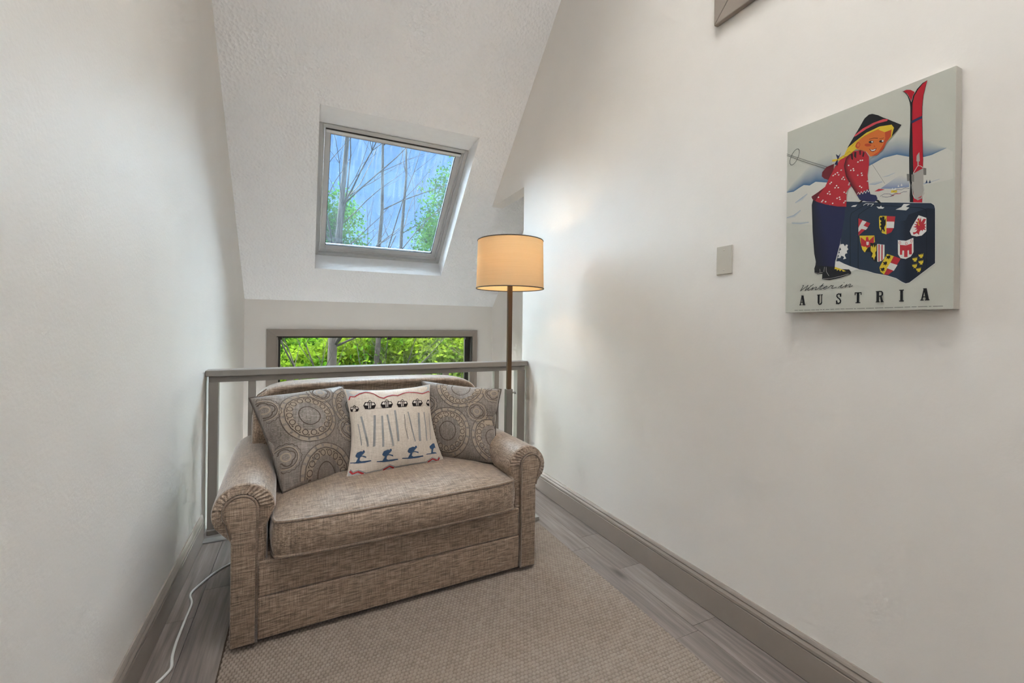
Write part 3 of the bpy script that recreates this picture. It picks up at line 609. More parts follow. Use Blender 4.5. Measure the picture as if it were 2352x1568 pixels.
MPD = {'chevron': [[('b','silver',[(-0.97,0.712),(-0.927,0.793),(-0.849,0.772),(-0.724,0.85),(-0.589,0.895),(-0.497,0.882),(-0.414,0.836),(-0.325,0.739),(-0.235,0.693),(-0.135,0.744),(-0.009,0.774),(0.107,0.742),(0.262,0.81),(0.394,0.827),(0.538,0.799),(0.741,0.739),(0.941,0.794),(0.97,0.762)],[(-0.97,0.98),(-0.927,0.98),(-0.849,0.98),(-0.724,0.98),(-0.589,0.98),(-0.497,0.98),(-0.414,0.98),(-0.325,0.98),(-0.235,0.98),(-0.135,0.98),(-0.009,0.98),(0.107,0.98),(0.262,0.98),(0.394,0.98),(0.538,0.98),(0.741,0.98),(0.941,0.98),(0.97,0.98)]),('s','red',[(-0.97,0.712),(-0.927,0.793),(-0.849,0.772),(-0.724,0.85),(-0.589,0.895),(-0.497,0.882),(-0.414,0.836),(-0.325,0.739),(-0.235,0.693),(-0.135,0.744),(-0.009,0.774),(0.107,0.742),(0.262,0.81),(0.394,0.827),(0.538,0.799),(0.741,0.739),(0.941,0.794),(0.97,0.762)],0.022)],[('b','silver',[(-0.985,-0.817),(-0.902,-0.908),(-0.81,-0.891),(-0.652,-0.985),(-0.516,-0.985),(-0.364,-0.985),(-0.205,-0.919),(-0.076,-0.985),(0.038,-0.985),(0.146,-0.985),(0.219,-0.985),(0.39,-0.985),(0.566,-0.985),(0.72,-0.909),(0.832,-0.963),(0.896,-0.896)],[(-0.985,-0.98),(-0.902,-0.98),(-0.81,-0.98),(-0.652,-0.98),(-0.516,-0.98),(-0.364,-0.98),(-0.205,-0.98),(-0.076,-0.98),(0.038,-0.98),(0.146,-0.98),(0.219,-0.98),(0.39,-0.98),(0.566,-0.98),(0.72,-0.98),(0.832,-0.98),(0.896,-0.98)]),('s','grey',[(-0.985,-0.7869999999999999),(-0.902,-0.878),(-0.81,-0.861),(-0.652,-0.955),(-0.516,-0.955),(-0.364,-0.955),(-0.205,-0.889),(-0.076,-0.955),(0.038,-0.955),(0.146,-0.955),(0.219,-0.955),(0.39,-0.955),(0.566,-0.955),(0.72,-0.879),(0.832,-0.9329999999999999),(0.896,-0.866)],0.018),('s','red',[(-0.985,-0.817),(-0.902,-0.908),(-0.81,-0.891),(-0.652,-0.985),(-0.516,-0.985),(-0.364,-0.985),(-0.205,-0.919),(-0.076,-0.985),(0.038,-0.985),(0.146,-0.985),(0.219,-0.985),(0.39,-0.985),(0.566,-0.985),(0.72,-0.909),(0.832,-0.963),(0.896,-0.896)],0.03)]],'gondola': [[('p','black',[(-0.985,0.494),(-0.964,0.545),(-0.835,0.518),(-0.821,0.463),(-0.852,0.408),(-0.976,0.431)],0),('p','cream',[(-0.977,0.496),(-0.956,0.529),(-0.93,0.521),(-0.937,0.48)],0),('p','cream',[(-0.92,0.522),(-0.909,0.52),(-0.924,0.427),(-0.934,0.427)],0),('p','cream',[(-0.896,0.517),(-0.885,0.515),(-0.899,0.426),(-0.91,0.425)],0),('p','cream',[(-0.875,0.509),(-0.848,0.508),(-0.836,0.471),(-0.881,0.468)],0),('s','black',[(-0.926,0.533),(-0.901,0.559),(-0.892,0.557),(-0.875,0.524)],0.013)],[('p','black',[(-0.72,0.527),(-0.669,0.613),(-0.466,0.596),(-0.447,0.511),(-0.497,0.426),(-0.695,0.436)],0),('p','cream',[(-0.694,0.535),(-0.656,0.591),(-0.614,0.587),(-0.626,0.52)],0),('p','cream',[(-0.6,0.589),(-0.582,0.587),(-0.608,0.444),(-0.626,0.443)],0),('p','cream',[(-0.562,0.585),(-0.544,0.583),(-0.569,0.445),(-0.587,0.444)],0),('p','cream',[(-0.528,0.578),(-0.488,0.577),(-0.47,0.522),(-0.541,0.513)],0),('s','black',[(-0.608,0.603),(-0.568,0.649),(-0.551,0.647),(-0.528,0.599)],0.013)],[('p','black',[(-0.344,0.509),(-0.292,0.598),(-0.085,0.581),(-0.063,0.498),(-0.114,0.411),(-0.319,0.418)],0),('p','cream',[(-0.318,0.518),(-0.279,0.576),(-0.236,0.572),(-0.249,0.504)],0),('p','cream',[(-0.221,0.574),(-0.203,0.572),(-0.229,0.427),(-0.247,0.425)],0),('p','cream',[(-0.182,0.57),(-0.164,0.569),(-0.188,0.43),(-0.207,0.428)],0),('p','cream',[(-0.148,0.563),(-0.106,0.563),(-0.088,0.507),(-0.16,0.498)],0),('s','black',[(-0.23,0.59),(-0.19,0.635),(-0.172,0.633),(-0.148,0.584)],0.013)],[('p','black',[(0.031,0.49),(0.081,0.575),(0.291,0.56),(0.314,0.48),(0.265,0.4),(0.058,0.402)],0),('p','cream',[(0.058,0.499),(0.094,0.553),(0.139,0.549),(0.129,0.485)],0),('p','cream',[(0.153,0.551),(0.172,0.55),(0.149,0.414),(0.13,0.412)],0),('p','cream',[(0.192,0.548),(0.21,0.546),(0.189,0.416),(0.17,0.414)],0),('p','cream',[(0.227,0.541),(0.269,0.541),(0.289,0.491),(0.217,0.481)],0),('s','black',[(0.144,0.566),(0.184,0.61),(0.199,0.608),(0.225,0.562)],0.013)],[('p','black',[(0.422,0.484),(0.471,0.565),(0.697,0.554),(0.728,0.481),(0.677,0.405),(0.453,0.4)],0),('p','cream',[(0.449,0.493),(0.487,0.545),(0.534,0.542),(0.525,0.48)],0),('p','cream',[(0.549,0.545),(0.568,0.543),(0.549,0.412),(0.529,0.412)],0),('p','cream',[(0.592,0.542),(0.611,0.541),(0.594,0.417),(0.573,0.415)],0),('p','cream',[(0.629,0.536),(0.674,0.537),(0.7,0.489),(0.621,0.478)],0),('s','black',[(0.538,0.557),(0.578,0.598),(0.596,0.597),(0.626,0.555)],0.013)],[('p','black',[(0.838,0.456),(0.886,0.558),(0.954,0.57),(0.939,0.39),(0.87,0.413)],0),('p','cream',[(0.864,0.47),(0.902,0.536),(0.931,0.538),(0.928,0.464)],0)]],'tree': [[('s','grey',[(-0.801,0.278),(-0.755,-0.075),(-0.68,-0.423)],0.04)],[('s','grey',[(-0.514,0.259),(-0.549,-0.118),(-0.558,-0.45)],0.051)],[('s','grey',[(-0.352,0.219),(-0.369,-0.15),(-0.368,-0.494)],0.043)],[('s','grey',[(-0.232,0.236),(-0.198,-0.162),(-0.154,-0.517)],0.04)],[('s','grey',[(-0.042,0.326),(-0.034,-0.094),(-0.03,-0.43)],0.043)],[('s','grey',[(0.275,0.253),(0.327,-0.145),(0.371,-0.478)],0.029)],[('s','grey',[(0.573,0.217),(0.525,-0.157),(0.489,-0.481)],0.054)],[('s','grey',[(0.733,0.231),(0.707,-0.162),(0.671,-0.485)],0.026)],[('s','grey',[(-0.879,0.117),(-0.845,-0.15),(-0.814,-0.37)],0.017)],[('s','grey',[(0.175,0.192),(0.164,-0.146),(0.214,-0.403)],0.013)],[('s','grey',[(0.889,0.203),(0.788,-0.458)],0.017)]],'skier': [[('p','blue',[(-0.911,-0.559),(-0.888,-0.501),(-0.818,-0.488),(-0.78,-0.505),(-0.772,-0.483),(-0.747,-0.49),(-0.734,-0.523),(-0.757,-0.55),(-0.791,-0.58),(-0.701,-0.623),(-0.691,-0.653),(-0.783,-0.598),(-0.814,-0.612),(-0.818,-0.672),(-0.781,-0.699),(-0.597,-0.719),(-0.584,-0.741),(-0.703,-0.744),(-0.86,-0.721),(-0.985,-0.68),(-0.985,-0.663),(-0.888,-0.69),(-0.852,-0.615),(-0.89,-0.591)],0)],[('p','blue',[(-0.383,-0.655),(-0.354,-0.594),(-0.274,-0.575),(-0.233,-0.589),(-0.222,-0.567),(-0.195,-0.572),(-0.183,-0.605),(-0.211,-0.633),(-0.251,-0.666),(-0.155,-0.704),(-0.147,-0.735),(-0.243,-0.684),(-0.279,-0.701),(-0.288,-0.761),(-0.249,-0.786),(-0.05,-0.797),(-0.038,-0.819),(-0.167,-0.827),(-0.337,-0.813),(-0.479,-0.784),(-0.475,-0.768),(-0.366,-0.784),(-0.321,-0.706),(-0.362,-0.685)],0)],[('p','blue',[(0.163,-0.678),(0.203,-0.614),(0.295,-0.59),(0.34,-0.602),(0.355,-0.578),(0.386,-0.581),(0.394,-0.615),(0.358,-0.647),(0.309,-0.683),(0.411,-0.718),(0.415,-0.749),(0.315,-0.701),(0.272,-0.72),(0.254,-0.784),(0.294,-0.808),(0.514,-0.81),(0.523,-0.832),(0.378,-0.847),(0.194,-0.84),(0.042,-0.816),(0.048,-0.8),(0.166,-0.812),(0.225,-0.728),(0.183,-0.708)],0)],[('p','blue',[(0.709,-0.622),(0.74,-0.601),(0.827,-0.551),(0.867,-0.558),(0.864,-0.605),(0.866,-0.666),(0.832,-0.658),(0.796,-0.687),(0.765,-0.757),(0.834,-0.767),(0.861,-0.793),(0.726,-0.798),(0.584,-0.802),(0.602,-0.783),(0.714,-0.778),(0.752,-0.692),(0.715,-0.668)],0)]]}
mats = {'black': 'mp_black', 'cream': 'mp_cream', 'grey': 'mp_grey', 'blue': 'mp_blue', 'red': 'mp_red', 'silver': 'mp_silver'}
for nm in ('chevron', 'gondola', 'tree', 'skier'):
    for grp in MPD[nm]:
        m = MB(); ml = []
        for q, (kind, cc, P, w) in enumerate(grp):
            if mats[cc] not in ml: ml.append(mats[cc])
            m.cur = ml.index(mats[cc])
            if kind == 'p': plM.poly(m, P, .0024+.0004*q)
            elif kind == 's': plM.stroke(m, dens(P, 4), w, .0024+.0004*q)
            elif kind == 'b': plM.strip(m, dens(P, 4), dens(w, 4), .0016)
        m.build('printed_'+nm, [M[x] for x in ml], pM, fixn=False)

# ================================================================== FLOOR LAMP
LX, LY = 1.178, 2.508
lamp = empty('floor_lamp', (LX, LY, 0)); tag(lamp, 'lit floor lamp with linen drum shade behind the right sofa arm', 'lamp')
MB().box(-.115, .148, -.150, .13, 0, .022).build('base_plate', M['steel'], lamp, .002)
lp = MB().box(-.022, .022, -.016, .016, .022, .800).build('lower_pole', M['sleeve'], lamp, .002)
kb = MB().lathe([(.004, 0), (.004, .014), (.009, .016), (.009, .026), (.005, .029)], 14).build('clamp_knob', M['steel'], lp); kb.location = (.022, 0, .775); kb.rotation_euler = (0, math.pi/2, 0)
MB().box(-.014, .014, -.011, .011, .70, 1.56).build('upper_pole', M['walnut'], lamp, .0015)
SZ0, SZ1, R0, R1 = 1.437, 1.738, .214, .207
shd = MB().lathe([(R0, SZ0), (R1, SZ1)], 64, cap=False).build('shade', M['shade'], lamp, smooth=True, fixn=False)
for z, r in ((SZ0, R0), (SZ1, R1)): MB().tube([((r)*math.cos(2*math.pi*i/64), (r)*math.sin(2*math.pi*i/64), z) for i in range(64)], .0032, 6, True).build('shade_rim', M['pipe'], shd, smooth=True)
for k in range(3):
    a = k*2.0944+.4; MB().tube([(.012*math.cos(a), .012*math.sin(a), 1.70), (R1*math.cos(a), R1*math.sin(a), 1.728)], .0025, 6).build('spider_arm', M['steel'], shd)
MB().lathe([(.016, 1.50), (.016, 1.555), (.011, 1.56)], 16).build('socket', M['steel'], lamp)
MB().lathe([(.005, 1.70), (.012, 1.70), (.010, 1.745), (.004, 1.765)], 14).build('finial', M['steel'], lamp)
MB().lathe([(.012, 1.56), (.016, 1.575), (.030, 1.605), (.030, 1.625), (.018, 1.648), (.003, 1.655)], 20).build('bulb', M['bulb'], lamp, smooth=True)
ld = bpy.data.lights.new('bulb_light', 'POINT'); ld.energy = 15.0; ld.color = (1., .73, .46); ld.shadow_soft_size = .034
lo = bpy.data.objects.new('bulb_light', ld); link(lo, lamp); lo.location = (0, 0, 1.615)
# the emitting bulb sits inside the lamp's own light: keep only the glass as a shell around it

# ================================================================== UNSEEN FILL LIGHT ADDED IN THE STAIR HALL
sc_ = empty('added_stair_light', (XL, 3.95, -1.0)); tag(sc_, 'unseen white globe added below the railing to brighten the recess', 'added light')
MB().lathe([(.05, 0), (.05, .012), (.02, .02), (.012, .05)], 24).build('wall_cup', M['steel'], sc_, smooth=False).rotation_euler = (0, math.pi/2, 0)
gb = MB().lathe([(.004, -.075)]+[(.075*math.sin(a), -.075*math.cos(a)) for a in [math.pi*i/12 for i in range(1, 12)]]+[(.004, .075)], 24).build('globe', M['globe'], sc_, smooth=True); gb.location = (.125, 0, 0)
hd = bpy.data.lights.new('globe_fill_light', 'POINT'); hd.energy = 105.0; hd.color = (1., .96, .92); hd.shadow_soft_size = .085  # added to lift the recess and lower ceiling from below
ho = bpy.data.objects.new('globe_fill_light', hd); link(ho, sc_); ho.location = (.125, 0, 0)

# ================================================================== POSTER
PW, PH = .444, .640
po = empty('canvas_print', (XR, .978, 1.2585)); tag(po, 'canvas travel poster of a child with skis and a suitcase', 'poster')
# local frame: x towards the room is negative; s runs to the right (world -y), t up
MB().box(-.035, -.001, -PW, 0, 0, PH).build('canvas', [M['canvas']], po, .002)
POSTER = [
 ('printed_landscape','g',('blue','paper'),[(0.8,425.2),(24.5,422.3),(47.5,431.8),(58.7,435.6),(78.2,428.9),(97.0,435.9),(146.5,417.6)],[(0.8,430.0),(24.1,456.1),(47.0,472.8),(60.9,485.9),(82.8,501.8),(106.8,510.7),(147.9,513.1)]),
 ('printed_landscape','g',('blue','paper'),[(242.9,437.4),(260.4,442.0),(285.7,450.6),(318.3,449.2),(349.7,431.5),(379.5,421.3),(395.7,421.2),(425.8,428.7)],[(242.6,469.5),(259.9,483.9),(285.2,499.8),(317.8,502.2),(349.1,490.0),(379.0,471.4),(400.7,451.6),(426.8,429.7)]),
 ('printed_landscape','p','snow',[(0.8,425.2),(24.5,422.3),(47.5,431.8),(58.7,435.6),(78.2,428.9),(97.0,435.9),(146.5,417.6),(193.9,321.3),(130.2,280.9),(0.9,318.9)],0),
 ('printed_landscape','p','snow',[(193.3,374.7),(242.9,437.4),(260.4,442.0),(285.7,450.6),(318.3,449.2),(349.7,431.5),(379.5,421.3),(395.7,421.2),(425.8,428.7),(438.7,415.1),(439.4,343.5),(380.3,342.5),(380.8,291.1),(193.7,337.3)],0),
 ('printed_landscape','g',('shade','snow'),[(30.8,383.4),(53.6,395.2),(70.2,403.5)],[(30.9,378.7),(56.5,382.8),(73.0,400.4)]),
 ('printed_landscape','g',('shade','snow'),[(1.9,337.9),(25.5,340.4),(48.4,352.8)],[(2.0,331.9),(31.5,330.2),(51.3,348.0)]),
 ('printed_landscape','g',('shade','paper'),[(20.0,312.0),(49.0,304.2),(76.9,303.1)],[(20.0,317.9),(48.9,311.8),(76.8,307.7)]),
 ('printed_landscape','g',('shade2','snow'),[(279.0,361.8),(310.3,353.1),(347.3,347.7)],[(324.6,387.9),(332.7,387.4),(347.0,375.2)]),
 ('printed_landscape','g',('shade','snow'),[(249.7,382.6),(265.8,376.9),(284.8,379.7)],[(253.3,385.8),(265.7,388.4),(283.1,384.7)]),
 ('printed_landscape','g',('shade','snow'),[(281.2,394.7),(298.2,393.0),(314.8,397.4)],[(282.9,395.0),(298.2,397.1),(313.9,399.3)]),
 ('printed_landscape','g',('shade','snow'),[(379.4,345.3),(395.6,347.2),(412.8,349.7)],[(379.4,352.0),(395.6,350.1),(412.8,351.5)]),
 ('printed_landscape','s','steel',[(258.0,440.8),(274.2,407.6),(290.0,374.1)],0.7),
 ('printed_landscape','p','red',[(264.2,357.8),(275.5,362.6),(290.5,356.4),(275.6,355.1)],0),
 ('printed_landscape','p','yellow',[(305.1,343.0),(306.2,349.6),(320.2,345.7),(319.3,339.2)],0),
 ('printed_landscape','p','white',[(306.2,350.0),(308.6,356.2),(312.0,349.6),(316.0,354.1),(319.4,347.1)],0),
 ('printed_landscape','s','navy',[(279.2,339.1),(288.6,343.8),(302.1,340.2),(312.1,332.5),(295.5,332.2),(283.5,337.0)],1),
 ('printed_landscape','s','navy',[(310.4,344.0),(320.2,348.3),(329.9,344.6),(337.9,347.4),(348.1,343.5)],1),
 ('printed_landscape','s','navy',[(303.9,332.6),(315.4,338.6),(325.2,335.0),(334.8,337.3),(342.7,335.6)],1),
 ('printed_landscape','s','red',[(307.2,332.4),(317.0,336.2),(328.4,334.1)],1.2),
 ('printed_landscape','p','navy2',[(383.1,347.7),(386.0,357.1),(387.9,347.2)],0),
 ('printed_landscape','p','navy2',[(390.1,345.6),(392.9,355.0),(394.8,345.2)],0),
 ('printed_landscape','p','white',[(320.9,355.1),(322.8,361.6),(325.1,353.9)],0),
 ('printed_landscape','p','white',[(328.2,356.0),(330.1,362.5),(332.4,354.8)],0),
 ('printed_skis','p','black',[(328.8,627.4),(335.2,622.9),(344.2,604.2),(350.2,584.9),(354.8,603.3),(362.9,617.1),(374.4,627.7),(384.9,630.0),(380.9,611.2),(377.0,591.6),(374.9,561.7),(374.9,533.0),(378.0,412.9),(377.0,294.5),(349.6,302.5),(347.4,391.6),(346.5,447.9),(348.4,529.8),(348.2,571.2),(346.7,586.5),(341.8,605.3),(335.4,619.8)],0),
 ('printed_skis','p','skired',[(332.2,625.6),(339.1,625.9),(348.3,621.2),(357.6,610.9),(352.9,600.6),(349.8,588.0),(347.2,597.2),(341.2,612.9)],0),
 ('printed_skis','p','skired',[(384.6,629.5),(374.8,625.1),(364.2,613.3),(357.3,600.9),(352.9,581.2),(352.5,528.1),(354.8,444.9),(356.3,396.1),(357.2,300.9),(376.5,295.1),(377.2,413.1),(374.2,533.4),(373.9,562.1),(376.2,592.0),(380.1,611.5)],0),
 ('printed_skis','p','navy',[(350.3,532.6),(374.5,537.0),(374.6,529.8),(351.2,525.0)],0),
 ('printed_skis','p','grey',[(366.0,434.2),(369.5,438.2),(370.7,412.5),(368.4,412.5),(368.5,401.7),(365.5,402.7),(365.4,413.5),(363.1,415.0),(363.5,429.8)],0),
 ('printed_skis','s','lgrey',[(356.4,383.4),(366.3,401.2),(371.9,399.4),(378.5,391.3)],1.6),
 ('printed_skis','p','grey',[(355.6,382.2),(378.9,391.2),(379.0,341.3),(381.1,320.5),(377.1,308.0),(367.2,304.8),(359.0,313.2),(355.2,348.0)],0),
 ('printed_skis','p','dgrey',[(341.8,386.0),(347.3,384.3),(347.9,363.7),(343.0,365.6)],0),
 ('printed_skis','p','dgrey',[(352.2,381.6),(358.3,379.7),(358.5,358.7),(352.8,360.3)],0),
 ('printed_skis','p','dgrey',[(378.5,391.8),(384.8,388.1),(385.0,369.8),(379.1,371.6)],0),
 ('printed_skis','s','lgrey',[(347.5,364.8),(349.6,352.1),(348.5,325.6),(346.7,309.1)],1.4),
 ('printed_skis','s','lgrey',[(355.3,360.1),(353.6,350.9),(356.2,323.6),(360.5,311.6)],1.4),
 ('printed_skis','s','lgrey',[(378.6,346.1),(381.3,331.1),(377.4,313.2)],1.6),
 ('printed_skis','p','red',[(365.8,310.7),(376.6,315.7),(373.3,310.4)],0),
 ('printed_suitcase','p','white',[(163.3,162.8),(188.1,348.1),(395.6,291.2),(403.5,283.0),(405.4,272.0),(406.8,124.3),(350.6,75.9),(342.5,74.1),(333.3,79.8),(320.6,90.9),(298.1,101.4),(267.6,110.9),(247.1,120.9),(218.3,129.4),(198.4,140.6),(177.9,154.5)],0),
 ('printed_suitcase','p','case',[(163.3,161.7),(173.2,207.5),(185.3,319.6),(189.1,346.5),(279.9,321.0),(395.6,290.1),(402.4,282.5),(404.3,272.3),(405.7,125.6),(350.6,77.5),(342.4,75.8),(334.1,81.0),(320.6,92.6),(298.1,103.1),(267.6,112.6),(247.1,122.4),(218.3,131.2),(198.4,142.4),(177.9,156.3)],0),
 ('printed_suitcase','g',('case2','case'),[(344.1,76.5),(342.4,160.1),(340.7,254.6)],[(324.0,92.2),(324.1,162.7),(324.0,256.0)]),
 ('printed_suitcase','p','case2',[(340.7,254.6),(347.1,269.5),(388.1,278.1),(404.3,272.3),(405.7,125.6),(350.6,77.5),(344.1,76.5)],0),
 ('printed_suitcase','s','caseline',[(231.7,325.4),(308.2,303.4),(374.1,282.4),(385.0,274.8),(386.7,260.6),(388.1,111.9)],1.6),
 ('printed_suitcase','s','caseline',[(235.6,321.1),(216.4,312.4),(204.6,306.1),(201.2,293.4),(202.8,139.7)],1.5),
 ('printed_suitcase','s','caseline',[(254.5,314.3),(233.8,303.9),(224.3,297.2),(222.9,284.1),(224.5,130.4)],1.8),
 ('printed_suitcase','s','black',[(224.9,332.6),(233.5,338.2),(244.8,339.7),(263.5,334.9),(273.6,326.9),(279.1,319.1)],5),
 ('printed_suitcase','p','white',[(202.8,326.4),(207.9,329.4),(219.7,328.8),(215.1,323.9)],0),
 ('printed_suitcase','s','white',[(236.5,323.1),(243.1,326.5),(262.7,320.6),(256.3,315.0)],1.6),
 ('printed_suitcase','s','white',[(251.6,324.2),(247.3,320.0)],1.6),
 ('printed_suitcase','p','white',[(270.1,311.4),(278.3,307.5),(281.8,311.4),(283.3,306.3),(290.3,304.0),(286.2,300.7),(275.1,303.8)],0),
 ('printed_suitcase','p','white',[(316.9,290.9),(330.4,295.0),(335.6,302.5),(350.5,298.8),(340.3,293.6),(348.9,289.1),(341.4,282.9)],0),
 ('printed_crest#1','p','red',[(223.5,286.2),(255.0,264.1),(247.6,252.1),(224.0,232.3)],0),
 ('printed_crest#1','p','white',[(234.5,277.2),(245.2,271.2),(237.4,260.7),(249.1,252.7),(243.6,246.3),(232.1,251.9),(223.9,243.9),(223.8,256.8),(228.9,267.3)],0),
 ('printed_crest#2','p','red',[(294.6,277.5),(316.6,271.4),(313.3,239.1),(307.3,227.1),(295.5,223.4)],0),
 ('printed_crest#2','p','yellow',[(276.8,277.2),(279.3,281.2),(296.0,277.4),(295.5,223.4),(285.3,229.1),(278.0,245.4)],0),
 ('printed_crest#2','p','white',[(295.6,261.0),(314.2,256.7),(313.5,238.4),(295.3,242.0)],0),
 ('printed_crest#2','p','black',[(278.6,277.2),(284.0,275.2),(285.4,278.3),(290.4,276.4),(290.8,265.2),(293.9,272.2),(293.4,251.9),(290.0,243.7),(292.2,233.5),(289.0,231.6),(287.9,238.2),(284.7,239.2),(285.8,232.2),(281.9,235.9),(282.5,245.6),(278.9,250.6),(282.8,254.1),(279.8,261.6),(283.4,264.7),(279.0,270.3)],0),
 ('printed_crest#3','p','white',[(369.6,262.8),(386.3,251.8),(386.7,215.1),(376.7,205.0),(365.4,204.6),(354.2,209.7),(350.3,221.6),(355.5,235.2)],0),
 ('printed_crest#3','p','red',[(366.8,253.0),(370.9,254.9),(371.6,248.0),(374.7,256.1),(375.4,242.8),(380.6,250.8),(385.6,248.6),(381.1,236.0),(386.2,236.2),(382.7,230.5),(386.4,225.4),(382.4,225.0),(385.9,218.0),(379.7,221.2),(378.2,216.7),(375.3,221.2),(371.6,215.9),(370.9,207.7),(366.1,214.0),(359.0,210.6),(357.0,217.5),(363.7,217.4),(367.7,224.3),(360.8,222.8),(366.0,228.1),(357.5,233.2),(365.1,234.1),(359.5,240.5),(366.7,238.6),(362.1,247.2),(368.2,244.7)],0),
 ('printed_crest#3','s','yellow',[(369.7,248.4),(368.5,240.6),(371.1,234.1)],1.2),
 ('printed_crest#4','p','yellow',[(226.9,231.8),(265.5,225.7),(267.7,205.4),(256.6,201.8),(246.4,187.1),(241.8,178.4),(235.1,187.7),(230.1,209.5)],0),
 ('printed_crest#4','p','red',[(230.1,226.8),(238.6,218.0),(243.5,212.8),(244.5,224.2),(249.4,224.7),(252.2,212.4),(264.6,223.7),(264.5,202.7),(256.5,204.7),(255.7,193.3),(246.4,191.5),(244.1,196.2),(239.7,195.8),(231.5,200.4)],0),
 ('printed_crest#4','p','white',[(245.3,210.3),(251.8,209.2),(251.5,200.5),(248.2,198.8),(245.5,201.5)],0),
 ('printed_crest#4','p','black',[(243.1,181.0),(248.3,189.0),(256.6,193.1),(256.8,176.8)],0),
 ('printed_crest#5','p','black',[(255.2,205.8),(273.6,198.8),(274.2,145.9),(265.4,149.2),(257.5,161.5)],0),
 ('printed_crest#5','p','yellow',[(256.6,194.2),(259.8,195.9),(262.2,189.0),(264.0,199.1),(266.5,188.3),(271.3,197.3),(271.5,178.9),(268.4,174.0),(269.8,164.1),(267.5,160.1),(265.7,151.7),(263.1,160.7),(259.4,161.2),(262.4,172.7),(256.8,181.2)],0),
 ('printed_crest#5','p','white',[(273.3,199.1),(291.5,193.5),(291.6,154.7),(286.7,148.1),(277.8,145.2),(273.8,146.1)],0),
 ('printed_crest#5','p','red',[(276.2,197.1),(279.6,196.1),(279.7,146.0),(277.1,145.5)],0),
 ('printed_crest#5','p','red',[(283.7,195.0),(286.9,194.3),(287.0,148.9),(283.9,147.2)],0),
 ('printed_crest#6','p','red',[(314.0,157.3),(330.5,147.4),(312.7,114.2),(301.6,104.5),(290.7,106.4)],0),
 ('printed_crest#6','p','yellow',[(297.8,165.7),(314.2,156.9),(291.0,106.4),(282.0,115.4),(279.7,128.5),(282.7,135.6)],0),
 ('printed_crest#6','p','white',[(306.1,139.1),(323.1,130.3),(314.6,114.4),(297.9,124.3)],0),
 ('printed_crest#6','p','black',[(295.0,161.4),(300.0,159.0),(302.7,161.2),(306.6,158.5),(304.9,155.4),(307.0,150.9),(303.2,152.7),(302.2,148.6),(299.7,152.8),(295.9,151.2),(297.9,155.5)],0),
 ('printed_crest#6','p','black',[(287.3,144.4),(292.2,142.1),(295.0,144.3),(298.9,141.7),(297.2,138.5),(299.4,134.0),(295.5,135.8),(294.5,131.6),(292.0,135.8),(288.1,134.1),(290.2,138.5)],0),
 ('printed_crest#6','p','black',[(281.2,127.0),(286.2,124.7),(289.0,127.0),(293.0,124.4),(291.2,121.2),(293.4,116.7),(289.5,118.4),(288.5,114.3),(285.9,118.4),(282.0,116.7),(284.1,121.1)],0),
 ('printed_crest#7','p','white',[(323.2,201.9),(342.1,196.6),(358.6,202.2),(359.3,161.7),(353.4,150.4),(341.8,145.0),(330.1,149.1),(324.0,160.7)],0),
 ('printed_crest#7','p','red',[(328.1,187.4),(342.2,183.6),(355.3,187.0),(355.6,156.5),(349.5,156.6),(348.7,168.9),(345.8,168.6),(346.0,150.2),(338.1,150.9),(337.9,169.4),(334.1,170.3),(333.4,157.7),(328.4,159.2)],0),
 ('printed_crest#7','s','red',[(330.2,192.8),(329.6,190.0),(328.1,189.0),(326.5,190.5),(325.8,193.5),(326.4,196.4),(328.0,197.3),(329.5,195.8),(330.2,192.8)],0.9),
 ('printed_crest#7','s','red',[(344.8,188.7),(344.2,186.0),(342.7,185.0),(341.2,186.4),(340.5,189.5),(341.1,192.2),(342.6,193.2),(344.1,191.7),(344.8,188.7)],0.9),
 ('printed_crest#7','s','red',[(356.4,193.3),(355.8,190.5),(354.4,189.6),(352.9,191.0),(352.2,194.0),(352.8,196.8),(354.3,197.7),(355.8,196.3),(356.4,193.3)],0.9),
 ('printed_crest#21','p','yellow',[(356.7,145.9),(359.6,143.5),(360.5,147.0),(362.5,142.7),(363.7,147.7),(365.0,143.1),(367.5,148.0),(367.3,139.2),(365.1,137.1),(365.5,133.4),(362.9,135.8),(360.0,134.1),(360.6,138.5),(357.7,139.7)],0),
 ('printed_crest#22','p','yellow',[(370.2,154.1),(373.0,151.7),(373.9,155.1),(375.8,150.9),(377.0,155.9),(378.3,151.3),(380.8,156.1),(380.5,147.4),(378.4,145.3),(378.7,141.7),(376.2,144.0),(373.4,142.4),(374.0,146.7),(371.2,147.9)],0),
 ('printed_crest#23','p','yellow',[(370.3,136.0),(373.2,133.6),(374.1,137.1),(376.0,132.9),(377.2,137.9),(378.5,133.4),(380.9,138.2),(380.7,129.5),(378.6,127.4),(378.9,123.7),(376.4,126.0),(373.6,124.4),(374.2,128.7),(371.3,129.9)],0),
 ('printed_crest#24','p','yellow',[(356.6,127.7),(359.5,125.3),(360.4,128.8),(362.4,124.5),(363.6,129.6),(364.9,125.0),(367.4,130.0),(367.2,121.1),(365.0,119.0),(365.3,115.3),(362.7,117.6),(359.9,115.9),(360.5,120.3),(357.6,121.5)],0),
 ('printed_crest#25','p','yellow',[(365.3,115.9),(368.2,113.6),(369.1,117.1),(371.0,112.9),(372.2,117.9),(373.5,113.4),(376.0,118.3),(375.8,109.5),(373.6,107.4),(373.9,103.8),(371.4,106.0),(368.6,104.3),(369.2,108.7),(366.3,109.8)],0),
